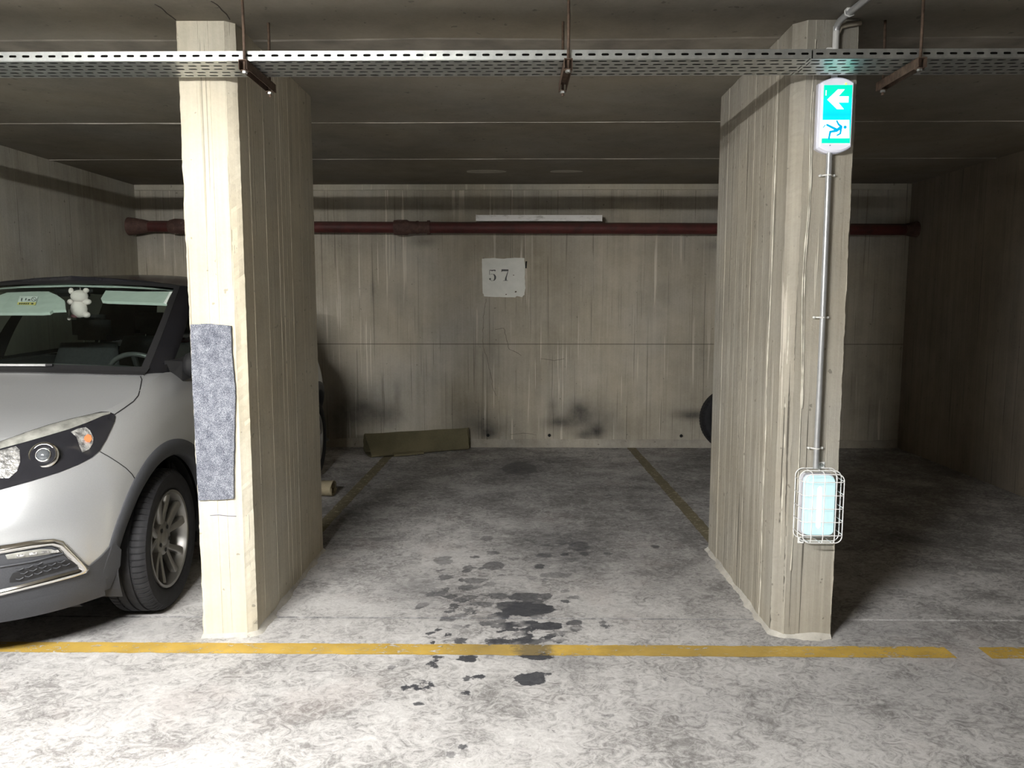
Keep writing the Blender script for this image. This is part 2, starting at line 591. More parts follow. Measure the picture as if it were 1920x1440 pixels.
def make_back_wall():
    xs = np.arange(-9, 9.01, 0.03)
    zs = np.arange(-0.02, CEIL + 0.06, 0.03)
    X, Z = np.meshgrid(xs, zs)
    Y = np.full_like(X, WALL_Y)
    me = bpy.data.meshes.new('wall_back')
    ny, nx = X.shape
    nv = X.size
    idx = np.arange(nv).reshape(ny, nx)
    q = np.stack([idx[:-1, :-1], idx[:-1, 1:], idx[1:, 1:], idx[1:, :-1]], -1).reshape(-1, 4)
    me.from_pydata(np.stack([X, Y, Z], -1).reshape(-1, 3).tolist(), [], q.tolist())
    so = np.zeros(X.shape)
    fn = lambda a, bb: at_y(a, bb, WALL_Y)
    for px, py, rx, ry, dp in [  # soot marks, plus shadow tone of tray and car painted as dark spots
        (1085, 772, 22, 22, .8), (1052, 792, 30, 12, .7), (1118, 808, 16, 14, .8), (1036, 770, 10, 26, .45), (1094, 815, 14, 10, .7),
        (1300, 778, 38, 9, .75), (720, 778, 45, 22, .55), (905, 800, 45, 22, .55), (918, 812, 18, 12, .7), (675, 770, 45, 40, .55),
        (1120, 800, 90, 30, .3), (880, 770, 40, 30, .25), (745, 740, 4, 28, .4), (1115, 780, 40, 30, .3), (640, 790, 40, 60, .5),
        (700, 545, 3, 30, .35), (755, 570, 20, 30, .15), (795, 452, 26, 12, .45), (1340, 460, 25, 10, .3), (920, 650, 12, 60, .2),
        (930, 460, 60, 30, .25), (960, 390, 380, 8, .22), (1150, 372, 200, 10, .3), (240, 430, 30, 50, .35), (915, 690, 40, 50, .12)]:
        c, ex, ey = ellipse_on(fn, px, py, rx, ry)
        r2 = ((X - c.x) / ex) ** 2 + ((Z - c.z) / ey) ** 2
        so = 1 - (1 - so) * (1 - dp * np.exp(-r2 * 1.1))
    at = me.attributes.new('soot_shade', 'FLOAT', 'POINT')
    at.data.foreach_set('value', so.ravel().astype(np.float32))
    me.materials.append(M_wall)
    ob = bpy.data.objects.new('wall_back', me)
    col.objects.link(ob)
    ob['kind'] = 'structure'
    ob['label'] = 'board-marked concrete back wall with lime drips, sooty stains and painted shade'
    md = ob.modifiers.new('solid', 'SOLIDIFY')
    md.thickness = 0.2
    md.offset = -1 if me.polygons[0].normal.y < 0 else 1
    return ob


wall_back = make_back_wall()
# low mortar kicker along the foot of the back wall
b = MB()
rows = []
for x in np.arange(-WALL_X + 0.01, WALL_X - 0.01, 0.03):
    k = 0.012 + 0.006 * mnoise.noise((x * 3, 1, 0))
    t = 0.085 + 0.02 * mnoise.noise((x * 2.2, 7, 0)) + 0.008 * mnoise.noise((x * 14, 7, 0))
    rows.append([(x, WALL_Y - k - 0.025, -0.004), (x, WALL_Y - k - 0.008, 0.02), (x, WALL_Y - k, t * 0.7), (x, WALL_Y + 0.004, t)])
b.grid(rows)
b.build('mortar_kicker', concrete('kicker_mortar', (0.50, 0.47, 0.41), (0.22, 0.20, 0.17), streak=0.4, mottled=0.7), wall_back, smooth=True,
        label='rough pale mortar strip along the foot of the wall')
# top band where the wall meets the ceiling
b = MB()
rows = []
for x in np.arange(-WALL_X + 0.01, WALL_X - 0.01, 0.04):
    t = 0.05 + 0.006 * mnoise.noise((x * 2, 3, 0))
    rows.append([(x, WALL_Y - 0.012, CEIL + 0.01), (x, WALL_Y - 0.012, CEIL - t), (x, WALL_Y + 0.003, CEIL - t - 0.006)])
b.grid(rows)
b.build('top_band', concrete('band_mortar', (0.60, 0.57, 0.48), (0.36, 0.33, 0.27), streak=0.3, drips=0.4), wall_back,
        label='pale concrete band under the ceiling')
# crack below the number panel
M_crack = plain('crack_dark', (0.16, 0.14, 0.11), 0.95)
for pts in ([(912, 560), (908, 590), (905, 620), (907, 650), (913, 670), (920, 700), (926, 730), (932, 745)],
            [(930, 618), (945, 615), (950, 632), (956, 655), (968, 660), (978, 668)], [(1015, 672), (1040, 676), (1062, 672)],
            [(955, 815), (985, 812), (1010, 816)]):
    b = MB()
    P = [at_y(px + random.uniform(-1.5, 1.5), py, WALL_Y) for px, py in pts]
    Q = []
    for i in range(len(P) - 1):
        for t in np.linspace(0, 1, 7)[:-1]:
            p = P[i].lerp(P[i + 1], t)
            Q.append(p + Vector((0.010 * mnoise.noise((p.x * 30, p.z * 30, 0)), 0, 0.006 * mnoise.noise((p.x * 30, p.z * 30, 5)))))
    b.tube(Q, [0.0015 + 0.002 * abs(mnoise.noise((q.z * 25, q.x * 25, 9))) for q in Q], 6)
    b.build('crack', M_crack, wall_back, smooth=True)


M_wall_shaded = concrete('shaded_side_wall', (0.30, 0.26, 0.215), (0.15, 0.13, 0.105), streak=0.5, drips=0.2, seams=0.6)  # darker side wall concrete, shade of the right bay put into the colour
M_aisle = concrete('aisle_wall_concrete', (0.20, 0.19, 0.17), (0.10, 0.095, 0.085))


def side_wall(name, x0, x1, label, mat=None):
    b = MB()
    b.box(((x0 + x1) / 2, (2.2 + WALL_Y) / 2 + 0.05, CEIL / 2), (abs(x1 - x0), WALL_Y - 2.2 + 0.1, CEIL + 0.02))
    return b.build(name, mat or M_wall_side, kind='structure', label=label)


wall_left = side_wall('wall_left', -WALL_X - 0.2, -WALL_X, 'grey concrete side wall behind the silver car')
wall_right = side_wall('wall_right', WALL_X, WALL_X + 0.2, 'shaded concrete side wall of the right hand bay', M_wall_shaded)
b = MB(); b.box((0, -5.1, CEIL / 2), (18.4, 0.2, CEIL + 0.02))
b.build('wall_front', M_aisle, kind='structure', label='concrete wall across the aisle')
for sx, nm in ((-1, 'wall_far_left'), (1, 'wall_far_right')):
    b = MB(); b.box((sx * 9.1, 1.3, CEIL / 2), (0.2, 12.7, CEIL + 0.02))
    b.build(nm, M_aisle, kind='structure', label='concrete wall closing the aisle')


# ------------------------------------------------------------------ tube light in the aisle (lights the whole place)
def make_tube_light(loc, power, label):
    t = empty('tube_light', loc, label, 'light')
    L = 1.5
    wm = plain('lamp_white_metal', (0.75, 0.75, 0.72), 0.45)
    b = MB(); b.box((0, 0, 0.055), (L + 0.08, 0.10, 0.05), 0.006)
    b.build('housing', wm, t)
    for sy in (-1, 1):
        b = MB(); b.tube([(sy * 0.55, 0, 0.078), (sy * 0.55, 0, CEIL - loc[2] + 0.001)], 0.005, 8)
        b.build('suspension_rod', wm, t)
        b = MB(); b.box((sy * (L / 2 + 0.012), 0, 0.008), (0.02, 0.09, 0.05), 0.004)
        b.build('lamp_holder', wm, t)
        b = MB(); b.add([(-L / 2 - .03, sy * .048, .058), (L / 2 + .03, sy * .048, .058), (L / 2 + .03, sy * .085, .007), (-L / 2 - .03, sy * .085, .007)], [(0, 1, 2, 3)])
        b.build('added_light_shield', wm, t, solid=0.002)  # added wings, shaped to keep direct tube light off the ceiling
    em = Mat('fluorescent_tube')
    area = 2 * PI * 0.013 * L * 2
    em.bsdf((0.9, 0.9, 0.9), 0.4, emit=(1.0, 0.985, 0.955), emit_s=power / area)
    for sx in (-1, 1):
        b = MB(); b.tube([(-L / 2, sx * 0.026, 0), (L / 2, sx * 0.026, 0)], 0.013, 10)
        b.build('tube', em.m, t, smooth=True, angle=50)
    return t


make_tube_light((-1.68, 0.15, 2.335), TUBE_POWER, 'white twin tube ceiling light hanging over the aisle')


# ------------------------------------------------------------------ pillars
def make_pillar(name, x0, x1, y0, y1, ch, seed, label, mat, amp, n_pl):
    """board-marked shaft: the outline carries plank steps and broken chamfers"""
    r = random.Random(seed)
    out = []   # (x, y, nx, ny, roughness)

    def edge(p, q, nrm, planks, amp, rough=0.0006):
        n = len(planks)
        tot = sum(planks)
        s = 0
        for i, wd in enumerate(planks):
            o = r.uniform(-amp, amp)
            a, bb = s / tot, (s + wd) / tot
            for t in (a + 0.0015, (a + bb) / 2, bb - 0.0015):
                out.append((p[0] + (q[0] - p[0]) * t + nrm[0] * o, p[1] + (q[1] - p[1]) * t + nrm[1] * o, nrm[0], nrm[1], rough))
            if i < n - 1:   # joint fin between planks
                fo = o + r.choice((-2.0, -1.2, 0.5, 1.0, 1.6)) * amp
                out.append((p[0] + (q[0] - p[0]) * bb + nrm[0] * fo, p[1] + (q[1] - p[1]) * bb + nrm[1] * fo, nrm[0], nrm[1], 1.4 * amp))
            s += wd
    pk = lambda n: [r.uniform(0.35, 1.6) for _ in range(n)]
    c1, c2 = ch
    edge((x0, y1 - 0.01), (x0, y0 + c1[1]), (-1, 0), pk(n_pl), amp)
    edge((x0, y0 + c1[1]), (x0 + c1[0], y0), (-.7, -.7), [1], 0.001, 0.004)
    edge((x0 + c1[0], y0), (x1 - c2[0], y0), (0, -1), pk(3), 0.0012)
    edge((x1 - c2[0], y0), (x1, y0 + c2[1]), (.7, -.7), [1], 0.001, 0.004)
    edge((x1, y0 + c2[1]), (x1, y1 - 0.01), (1, 0), pk(n_pl), amp)
    edge((x1 - 0.01, y1), (x0 + 0.01, y1), (0, 1), pk(3), 0.001)
    zs = np.linspace(-0.01, CEIL + 0.005, 150)
    rows = []
    for z in zs:
        row = []
        for k, (x, y, nx, ny, rg) in enumerate(out):
            n = mnoise.noise((k * 0.37 + seed, z * 9, x * 20)) * rg + mnoise.noise((k * 1.7, z * 40, seed)) * rg * 0.8
            row.append((x + nx * n, y + ny * n, z))
        row.append(row[0])
        rows.append(row)
    b = MB()
    b.grid(rows)
    return tag(b.build(name, mat, weld=True), label, 'pillar', 'concrete pillars between the bays')


pillar_l = make_pillar('concrete_pillar', -1.375, -1.148, 3.185, 4.34, ((0.006, 0.006), (0.036, 0.03)), 3,
                       'board-marked concrete pillar with a grey carpet pad, beside the silver car', M_pillar, 0.0009, 9)
pillar_r = make_pillar('concrete_pillar', 1.095, 1.352, 3.20, 4.38, ((0.045, 0.05), (0.014, 0.03)), 9,
                       'board-marked concrete pillar carrying the lit exit sign and caged lamp', M_pillar_r, 0.0013, 15)
# mortar fillets at the feet
M_mortar = concrete('fillet_mortar', (0.60, 0.58, 0.54), (0.28, 0.265, 0.24), streak=0.0, mottled=0.8)


def fillet(pillar, pts, seed):
    b = MB()
    rows = []
    for i in range(len(pts) - 1):
        p, q = Vector(pts[i]), Vector(pts[i + 1])
        n = max(2, int((q - p).length / 0.015))
        d = (q - p).normalized()
        nr = Vector((d.y, -d.x))
        for k in range(n + (1 if i == len(pts) - 2 else 0)):
            c = p.lerp(q, k / n)
            w_ = 0.020 + 0.030 * mnoise.noise((c.x * 9, c.y * 9, seed)) + 0.008 * mnoise.noise((c.x * 40, c.y * 40, seed))
            h_ = 0.022 + 0.016 * mnoise.noise((c.x * 8, c.y * 8, seed + 4))
            a_ = c - nr * 0.006
            m_ = c + nr * (w_ * 0.4)
            e_ = c + nr * w_
            rows.append([(a_.x, a_.y, h_), (m_.x, m_.y, h_ * 0.45), (e_.x, e_.y, -0.002)])
    b.grid(rows)
    b.build('mortar_fillet', M_mortar, pillar, smooth=True)


fillet(pillar_l, [(-1.376, 3.19), (-1.18, 3.184), (-1.147, 3.215), (-1.147, 4.34)], 2)
fillet(pillar_r, [(1.094, 4.38), (1.094, 3.25), (1.14, 3.198), (1.34, 3.198)], 6)
# lime ridges running down the corner of the right pillar
M_lime = plain('lime_crust', (0.60, 0.57, 0.49), 0.9, vary=0.2, scale=14, bump=0.4)
for xx, yy, z0, z1, wv in ((1.093, 3.40, 0.0, 2.45, 0.012), (1.118, 3.222, 0.35, 1.4, 0.009), (1.165, 3.197, 0.3, 2.5, 0.012), (1.172, 3.197, 1.0, 2.3, 0.010)):
    b = MB()
    P, R_ = [], []
    for z in np.arange(z0, z1, 0.02):
        wob = wv * mnoise.noise((z * 2.2, xx * 10, 1)) * 1.2
        P.append((xx + (wob if yy < 3.21 else 0), yy + (wob if yy > 3.21 else 0), z))
        R_.append(max(0.0010, 0.0022 + 0.0030 * mnoise.noise((z * 11, xx * 30, 4)) + 0.002 * mnoise.noise((z * 40, xx * 30, 4))))
    b.tube(P, R_, 6)
    b.build('lime_drip', M_lime, pillar_r, smooth=True)

# ------------------------------------------------------------------ painted lines
def line_material(name, c, worn, stained=False):
    m = Mat(name)
    f = m.noise(24, 7, 0.72, m.scaled((0.8, 1.6, 1)), 1.2)
    k = m.ramp(m.noise(7, 5), [(0.3, tuple(v * 0.72 for v in c)), (0.7, c)])
    k = m.mix(m.step(f, 0.56, 0.66), k, (0.62, 0.56, 0.42))
    if stained:   # oil carried over the paint where cars roll in
        x_ = m.xyz()[0]
        for cx_, wd, dp in ((0.06, 0.10, 0.75), (-0.16, 0.20, 0.35), (0.75, 0.5, 0.25)):
            dd = m.math('ADD', m.math('ABSOLUTE', m.math('SUBTRACT', x_, cx_)), m.math('MULTIPLY', m.math('SUBTRACT', f, 0.5), wd * 1.6))
            k = m.mix(m.math('MULTIPLY', m.math('SUBTRACT', 1.0, m.step(dd, wd * 0.4, wd)), dp), k, (0.09, 0.085, 0.07))
    g = m.noise(1.6, 4, 0.6)
    a = m.step(m.math('ADD', f, m.math('MULTIPLY', g, 0.35)), worn, worn + 0.05)
    return m.bsdf(k, 0.75, 0, None, 0.3, alpha=m.math('SUBTRACT', 1.0, a))


def painted_line(p, q, w0, w1, mat, label, gaps=()):
    p, q = Vector(p), Vector(q)
    d = (q - p).normalized()
    nr = Vector((d.y, -d.x))
    n = int((q - p).length / 0.02)
    b = MB()
    rows = []
    for i in range(n + 1):
        t = i / n
        c = p.lerp(q, t)
        w_ = (w0 + (w1 - w0) * t) / 2
        j1 = 0.006 * mnoise.noise((c.x * 12, c.y * 12, 1)) + 0.003 * mnoise.noise((c.x * 50, c.y * 50, 2))
        j2 = 0.006 * mnoise.noise((c.x * 12, c.y * 12, 8)) + 0.003 * mnoise.noise((c.x * 50, c.y * 50, 9))
        a_, e_ = c + nr * (w_ + j1), c - nr * (w_ + j2)
        rows.append([(a_.x, a_.y, 0.0015), (e_.x, e_.y, 0.0015)])
    cut = [g for g in gaps]
    seg = []
    for r in rows:
        if any(g0 < r[0][0] < g1 for g0, g1 in cut):
            if len(seg) > 1:
                b.grid(seg)
            seg = []
        else:
            seg.append(r)
    if len(seg) > 1:
        b.grid(seg)
    return tag(b.build('painted_line', mat), label, 'line', 'painted bay lines')


painted_line((-3.7, 3.075), (3.7, 3.06), 0.092, 0.105, line_material('yellow_paint', (0.60, 0.40, 0.085), 0.745, True), 'bright yellow painted line along the aisle in front of the bays', gaps=((1.78, 1.90),))
M_oldline = line_material('dirty_yellow_paint', (0.19, 0.165, 0.105), 0.83)
painted_line((-1.292, 4.36), (-1.232, 7.2), 0.085, 0.085, M_oldline, 'faded brownish yellow bay line running under the rolled olive mat')
painted_line((1.175, 4.40), (1.095, 7.50), 0.085, 0.085, M_oldline, 'faded brownish yellow bay line running behind the right pillar')

# ------------------------------------------------------------------ carpet pad on the left pillar
m = Mat('grey_carpet')
spk = m.noise(420, 3, 0.8)
big = m.noise(25, 4, 0.6)
c = m.ramp(m.math('ADD', m.math('MULTIPLY', spk, 0.75), m.math('MULTIPLY', big, 0.25)), [(0.38, (0.055, 0.062, 0.085)), (0.50, (0.17, 0.18, 0.215)), (0.60, (0.42, 0.44, 0.48))])
M_carpet = m.bsdf(c, 0.95, 0, m.bump(spk, 0.8, 0.004), 0.1)
pad_px = [(357, 608), (395, 607), (433, 611), (434, 640), (436, 680), (440, 715), (442, 745), (440, 790), (439, 850), (438, 900), (438, 935), (405, 937), (372, 938), (368, 860), (363, 760), (359, 680)]
poly = []
for i, p in enumerate(pad_px):
    q = pad_px[(i + 1) % len(pad_px)]
    for t in (0, .2, .4, .6, .8):
        w_ = at_y(p[0] + (q[0] - p[0]) * t, p[1] + (q[1] - p[1]) * t, 3.172)
        poly.append((w_.x + random.uniform(-.0012, .0012), w_.z + random.uniform(-.0012, .0012)))
b = MB(); b.prism(poly, 'y', 3.1815, 3.170)
pad = tag(b.build('carpet_pad', M_carpet), 'grey speckled carpet pad stuck on the front of the left pillar', 'pad')
M_pencil = plain('pencil_mark', (0.10, 0.10, 0.16), 0.8)
b = MB(); b.tube([at_y(px, py, 3.1835) for px, py in [(394, 966.5), (410, 965.5), (428, 967.5), (443, 968)]], 0.0015, 5)
b.build('pencil_mark', M_pencil, pillar_l)

# ------------------------------------------------------------------ cable tray
M_galv = Mat('galvanised_steel')
gf = M_galv.noise(30, 5, 0.6)
gc = M_galv.ramp(gf, [(0.3, (0.42, 0.44, 0.435)), (0.7, (0.60, 0.62, 0.60))])
M_galv = M_galv.bsdf(gc, 0.42, 0.85, None, 0.5)
M_rust = plain('rusty_steel', (0.10, 0.066, 0.046), 0.75, 0.2, vary=0.45, scale=40, bump=0.3)
PITCH_S = 0.0485


def slot_cell(b, org, ux, uy, w, h, sw, sh):
    """rectangular plate w x h with a rounded slot, axes ux / uy"""
    org, ux, uy = Vector(org), Vector(ux), Vector(uy)
    outer = [(-w / 2, -h / 2), (-sw / 2 + sh / 2, -h / 2), (sw / 2 - sh / 2, -h / 2), (w / 2, -h / 2), (w / 2, 0), (w / 2, h / 2), (sw / 2 - sh / 2, h / 2), (-sw / 2 + sh / 2, h / 2), (-w / 2, h / 2), (-w / 2, 0)]
    e = sh / 2
    k = 0.70711
    inner = [(-sw / 2 + e - e * k, -e * k), (-sw / 2 + e, -e), (sw / 2 - e, -e), (sw / 2 - e + e * k, -e * k), (sw / 2, 0), (sw / 2 - e + e * k, e * k), (sw / 2 - e, e), (-sw / 2 + e, e), (-sw / 2 + e - e * k, e * k), (-sw / 2, 0)]
    vs_ = [org + ux * p[0] + uy * p[1] for p in outer] + [org + ux * p[0] + uy * p[1] for p in inner]
    n = 10
    b.add(vs_, [(i, (i + 1) % n, n + (i + 1) % n, n + i) for i in range(n)])


TY0, TY1, TZ, TL = 2.93, 3.135, 2.326, 0.034


def make_tray(x0, x1, dz, label):
    t = empty('cable_tray', (x0, TY0, TZ + dz), label, 'cable tray', 'perforated cable trays under the ceiling')
    n = int(round((x1 - x0) / PITCH_S))
    b = MB()
    for i in range(n):
        slot_cell(b, (PITCH_S * (i + .5), 0, TL * 0.52), (1, 0, 0), (0, 0, 1), PITCH_S, TL * 0.96, 0.028, 0.0085)
    b.build('front_flange', M_galv, t, weld=True, solid=0.0014)
    b = MB()
    for i in range(n):
        slot_cell(b, (PITCH_S * (i + .5), TY1 - TY0, 0.0245), (1, 0, 0), (0, 0, 1), PITCH_S, 0.049, 0.028, 0.0085)  # hidden flange, made taller to strengthen the shadow of the tray
    b.build('rear_flange', M_galv, t, weld=True, solid=0.0014)
    b = MB()
    nr = 5
    rh = (TY1 - TY0) / nr
    for r_ in range(nr):
        off = 0.5 if r_ % 2 else 0.0
        for i in range(n):
            slot_cell(b, (PITCH_S * (i + .5) + (off - .25) * PITCH_S * 0.6, rh * (r_ + .5), 0), (1, 0, 0), (0, 1, 0), PITCH_S, rh, 0.034, 0.014)
    b.build('base_plate', M_galv, t, weld=True, solid=0.0014)
    return t


XJ = 1.06
make_tray(XJ - 104 * PITCH_S, XJ, 0.0, 'long perforated galvanised cable tray crossing in front of the left pillar')
make_tray(XJ + 0.005, XJ + 0.005 + 72 * PITCH_S, 0.0, 'perforated galvanised cable tray length above the exit sign')

M_added_cable = plain('added_cable_black', (0.015, 0.015, 0.016), 0.5)  # added cables, hidden in the tray to make its cast shadow denser
for cy_, r_, which in ((0.045, 0.020, 'thick black cable added for the tray shadow nearest the front flange'), (0.10, 0.023, 'thickest black cable added for the tray shadow along the middle'), (0.157, 0.020, 'thick black cable added for the tray shadow along the rear flange')):
    b = MB()
    P = []
    for x in np.linspace(-3.6, 4.4, 60):
        P.append((x, TY0 + cy_ + 0.002 * mnoise.noise((x * 1.2, cy_ * 90, 0)), TZ + r_ + 0.0025))
    b.tube(P, r_, 10)
    tag(b.build('cable', M_added_cable, smooth=True), which, 'cable', 'cables added in the tray for its shadow')

# hangers: two threaded rods and a slotted channel
def make_hanger(x, skew, label):
    t = empty('tray_hanger', (x, 2.915, TZ - 0.005), label, 'bracket', 'rusty hangers of the cable tray')
    y1 = 0.285
    b = MB()
    zt = CEIL - (TZ - 0.005) + 0.004
    b.tube([(0, 0, -0.045), (0.001, 0, 0.1), (0, 0, zt)], 0.0055, 8)
    b.build('threaded_rod', M_rust, t, smooth=True)
    b = MB(); b.tube([(skew, y1, -0.055), (skew, y1 + 0.01, zt)], 0.0055, 8)
    b.build('threaded_rod', M_rust, t, smooth=True)
    b = MB()
    # U channel, open downward
    for sx in (-1, 1):
        b.add([(sx * 0.0145 - 0.001, -0.02, -0.034), (sx * 0.0145 + 0.001, -0.02, -0.034), (sx * 0.0145 + 0.001 + skew, y1 + 0.03, -0.034), (sx * 0.0145 - 0.001 + skew, y1 + 0.03, -0.034),
               (sx * 0.0145 - 0.001, -0.02, -0.002), (sx * 0.0145 + 0.001, -0.02, -0.002), (sx * 0.0145 + 0.001 + skew, y1 + 0.03, -0.002), (sx * 0.0145 - 0.001 + skew, y1 + 0.03, -0.002)],
              [(0, 1, 2, 3), (4, 7, 6, 5), (0, 4, 5, 1), (1, 5, 6, 2), (2, 6, 7, 3), (3, 7, 4, 0)])
    b.add([(-0.0155, -0.02, -0.003), (0.0155, -0.02, -0.003), (0.0155 + skew, y1 + 0.03, -0.003), (-0.0155 + skew, y1 + 0.03, -0.003),
           (-0.0155, -0.02, 0.0), (0.0155, -0.02, 0.0), (0.0155 + skew, y1 + 0.03, 0.0), (-0.0155 + skew, y1 + 0.03, 0.0)],
          [(0, 1, 2, 3), (4, 7, 6, 5), (0, 4, 5, 1), (1, 5, 6, 2), (2, 6, 7, 3), (3, 7, 4, 0)])
    b.build('channel', M_rust, t)
    for (xx, yy) in ((0, 0), (skew, y1)):
        b = MB(); b.lathe([(-0.045, 0.001), (-0.045, 0.010), (-0.037, 0.010), (-0.037, 0.001)], (xx, yy, 0), 'z', 6)
        b.build('nut', M_galv, t)
        b = MB(); b.lathe([(-0.037, 0.001), (-0.037, 0.016), (-0.035, 0.016), (-0.035, 0.001)], (xx, yy, 0), 'z', 14)
        b.build('washer', M_rust, t)
    return t


make_hanger(-1.012, 0.0, 'rusty tray hanger with two rods just right of the left pillar')
make_hanger(0.172, -0.004, 'rusty tray hanger in the middle above bay 57')
make_hanger(1.447, 0.0, 'rusty tray hanger with slanting channel right of the exit sign')

# ------------------------------------------------------------------ conduits on the right pillar
M_pvc = plain('white_pvc', (0.72, 0.72, 0.70), 0.45, vary=0.06)
M_conduit = plain('grey_conduit', (0.50, 0.51, 0.52), 0.3, 0.55, vary=0.1)
PF = 3.199
cd = empty('metal_conduit', (1.236, PF, 0.75), 'straight grey conduit between the exit sign and the caged lamp', 'pipe')
b = MB(); b.tube([(0, -0.022, 0.0), (0.002, -0.022, 0.6), (0, -0.022, 1.31)], 0.0115, 16)
b.build('pipe', M_conduit, cd, smooth=True, angle=50)
for zz in (1.20, 0.63, 0.085):
    b = MB()
    b.tube([(-0.032, -0.003, zz), (-0.02, -0.010, zz), (-0.0135, -0.022, zz), (0, -0.035, zz), (0.0135, -0.022, zz), (0.02, -0.010, zz), (0.032, -0.003, zz)], 0.0035, 8)
    b.tube([(-0.028, -0.001, zz), (-0.028, -0.014, zz)], 0.005, 8)
    b.tube([(0.028, -0.001, zz), (0.028, -0.014, zz)], 0.005, 8)
    b.build('clip', M_pvc, cd, smooth=True)
pv = empty('white_conduit', (1.243, PF, 2.327), 'white plastic conduit dropping from the ceiling to the exit sign', 'pipe')
b = MB(); b.tube([(0, -0.020, 0.0), (0, -0.020, 0.195)], 0.0125, 14)
b.build('drop_pipe', M_pvc, pv, smooth=True, angle=50)
b = MB(); b.tube([(0.0, -0.020, 0.178), (0.001, -0.024, 0.196), (0.003, -0.045, 0.208), (0.006, -0.08, 0.212), (0.012, -0.2, 0.213), (0.05, -1.2, 0.213)], 0.0125, 14)
b.build('ceiling_pipe', M_conduit, pv, smooth=True, angle=50)
b = MB(); b.box((0.008, -0.12, 0.222), (0.030, 0.020, 0.012), 0.002); b.tube([(-0.010, -0.12, 0.220), (-0.008, -0.12, 0.204), (0.008, -0.12, 0.198), (0.024, -0.12, 0.204), (0.026, -0.12, 0.220)], 0.003, 8)
b.build('clip', M_pvc, pv)
b = MB(); b.box((-0.018, -0.01, 0.113), (0.03, 0.02, 0.008), 0.002)
b.build('clip', M_pvc, pv)
# flexible sleeve curving over the pillar head
b = MB(); b.tube([(0.008, -0.018, 0.173), (0.02, -0.012, 0.195), (0.05, -0.012, 0.205), (0.10, -0.01, 0.211)], 0.009, 10)
b.build('sleeve', plain('sleeve_grey', (0.42, 0.38, 0.31), 0.8), pv, smooth=True)

# ------------------------------------------------------------------ exit sign
def rounded(w, h, rt, n=8):
    """shield outline: straight sides with bowed top and bottom"""
    pts = []
    for t in np.linspace(-1, 1, 17):
        pts.append((t * w / 2, h / 2 - rt * abs(t) ** 2.2))
    for t in np.linspace(1, -1, 17):
        pts.append((t * w / 2, -h / 2 + rt * abs(t) ** 2.2))
    return pts


EX, EZ, EW, EH = 1.246, 2.178, 0.126, 0.285
ex = empty('exit_sign', (EX, PF, EZ - EH / 2), 'lit green emergency exit sign with white arrow on the right pillar', 'sign')
m = Mat('sign_housing'); M_shell = m.bsdf((0.80, 0.80, 0.86), 0.35, emit=(0.78, 0.82, 1.0), emit_s=0.30)
m = Mat('sign_base'); M_signbase = m.bsdf((0.62, 0.62, 0.68), 0.4)
zc = EH / 2
b = MB(); b.prism([(p[0], p[1] + zc) for p in rounded(EW + 0.006, EH + 0.006, 0.02)], 'y', -0.002, -0.024)
b.build('back_box', M_signbase, ex)
b = MB()
o1 = rounded(EW, EH, 0.020); o2 = rounded(EW - 0.010, EH - 0.012, 0.018)
nn = len(o1)
vs_ = [(p[0], -0.022, p[1] + zc) for p in o1] + [(p[0], -0.048, p[1] + zc) for p in o1] + [(p[0], -0.056, p[1] + zc) for p in o2]
fs = [(i, (i + 1) % nn, nn + (i + 1) % nn, nn + i) for i in range(nn)] + [(nn + i, nn + (i + 1) % nn, 2 * nn + (i + 1) % nn, 2 * nn + i) for i in range(nn)] + [tuple(2 * nn + i for i in range(nn))]
b.add(vs_, fs); b.build('cover', M_shell, ex)
m = Mat('sign_green')   # backlit by a blue-white lamp in the middle of the box
gz_ = m.math('ABSOLUTE', m.math('SUBTRACT', m.xyz()[2], 0.142))
M_green = m.bsdf((0.0, 0.3, 0.2), 0.4, emit=m.ramp(m.math('DIVIDE', gz_, 0.11), [(0.0, (0.0, 0.50, 0.95)), (0.38, (0.0, 0.72, 0.72)), (0.75, (0.0, 0.66, 0.42))]), emit_s=1.25)
m = Mat('sign_white'); M_signwhite = m.bsdf((0.8, 0.8, 0.8), 0.4, emit=(0.93, 0.97, 1.0), emit_s=1.25)
m = Mat('sign_teal'); M_teal = m.bsdf((0.0, 0.25, 0.3), 0.4, emit=(0.0, 0.33, 0.62), emit_s=1.1)
GW, GH = 0.111, 0.222   # graphic panel
gz0 = zc - 0.110


def flat(poly, y, name, mat, parent):
    bb = MB(); bb.prism([(p[0], p[1]) for p in poly], 'y', y, y - 0.0008)
    return bb.build(name, mat, parent)


def G(u, v):   # unit square of the graphic -> panel coordinates
    return ((u - 0.5) * GW, gz0 + (1 - v) * GH)


panel = flat([G(0, 0), G(1, 0), G(1, 1), G(0, 1)], -0.0562, 'panel', M_green, ex)
flat([G(.13, .25), G(.49, .075), G(.73, .075), G(.52, .195), G(.88, .195), G(.88, .30), G(.52, .30), G(.73, .415), G(.49, .415)], -0.0572, 'arrow', M_signwhite, panel)
flat([G(.0, .60), G(.94, .60), G(.97, .915), G(.0, .915)], -0.0572, 'doorway', M_signwhite, panel)
# runner
def capsule(bb, p, q, w0, w1):
    p, q = Vector(p), Vector(q)
    d_ = (q - p).normalized(); a0 = math.atan2(d_.y, d_.x)
    pl = [(q.x + w1 * math.cos(a0 + t), q.y + w1 * math.sin(a0 + t)) for t in np.linspace(-PI / 2, PI / 2, 8)]
    pl += [(p.x + w0 * math.cos(a0 + t), p.y + w0 * math.sin(a0 + t)) for t in np.linspace(PI / 2, 3 * PI / 2, 8)]
    bb.prism(pl, 'y', -0.0578, -0.0586)


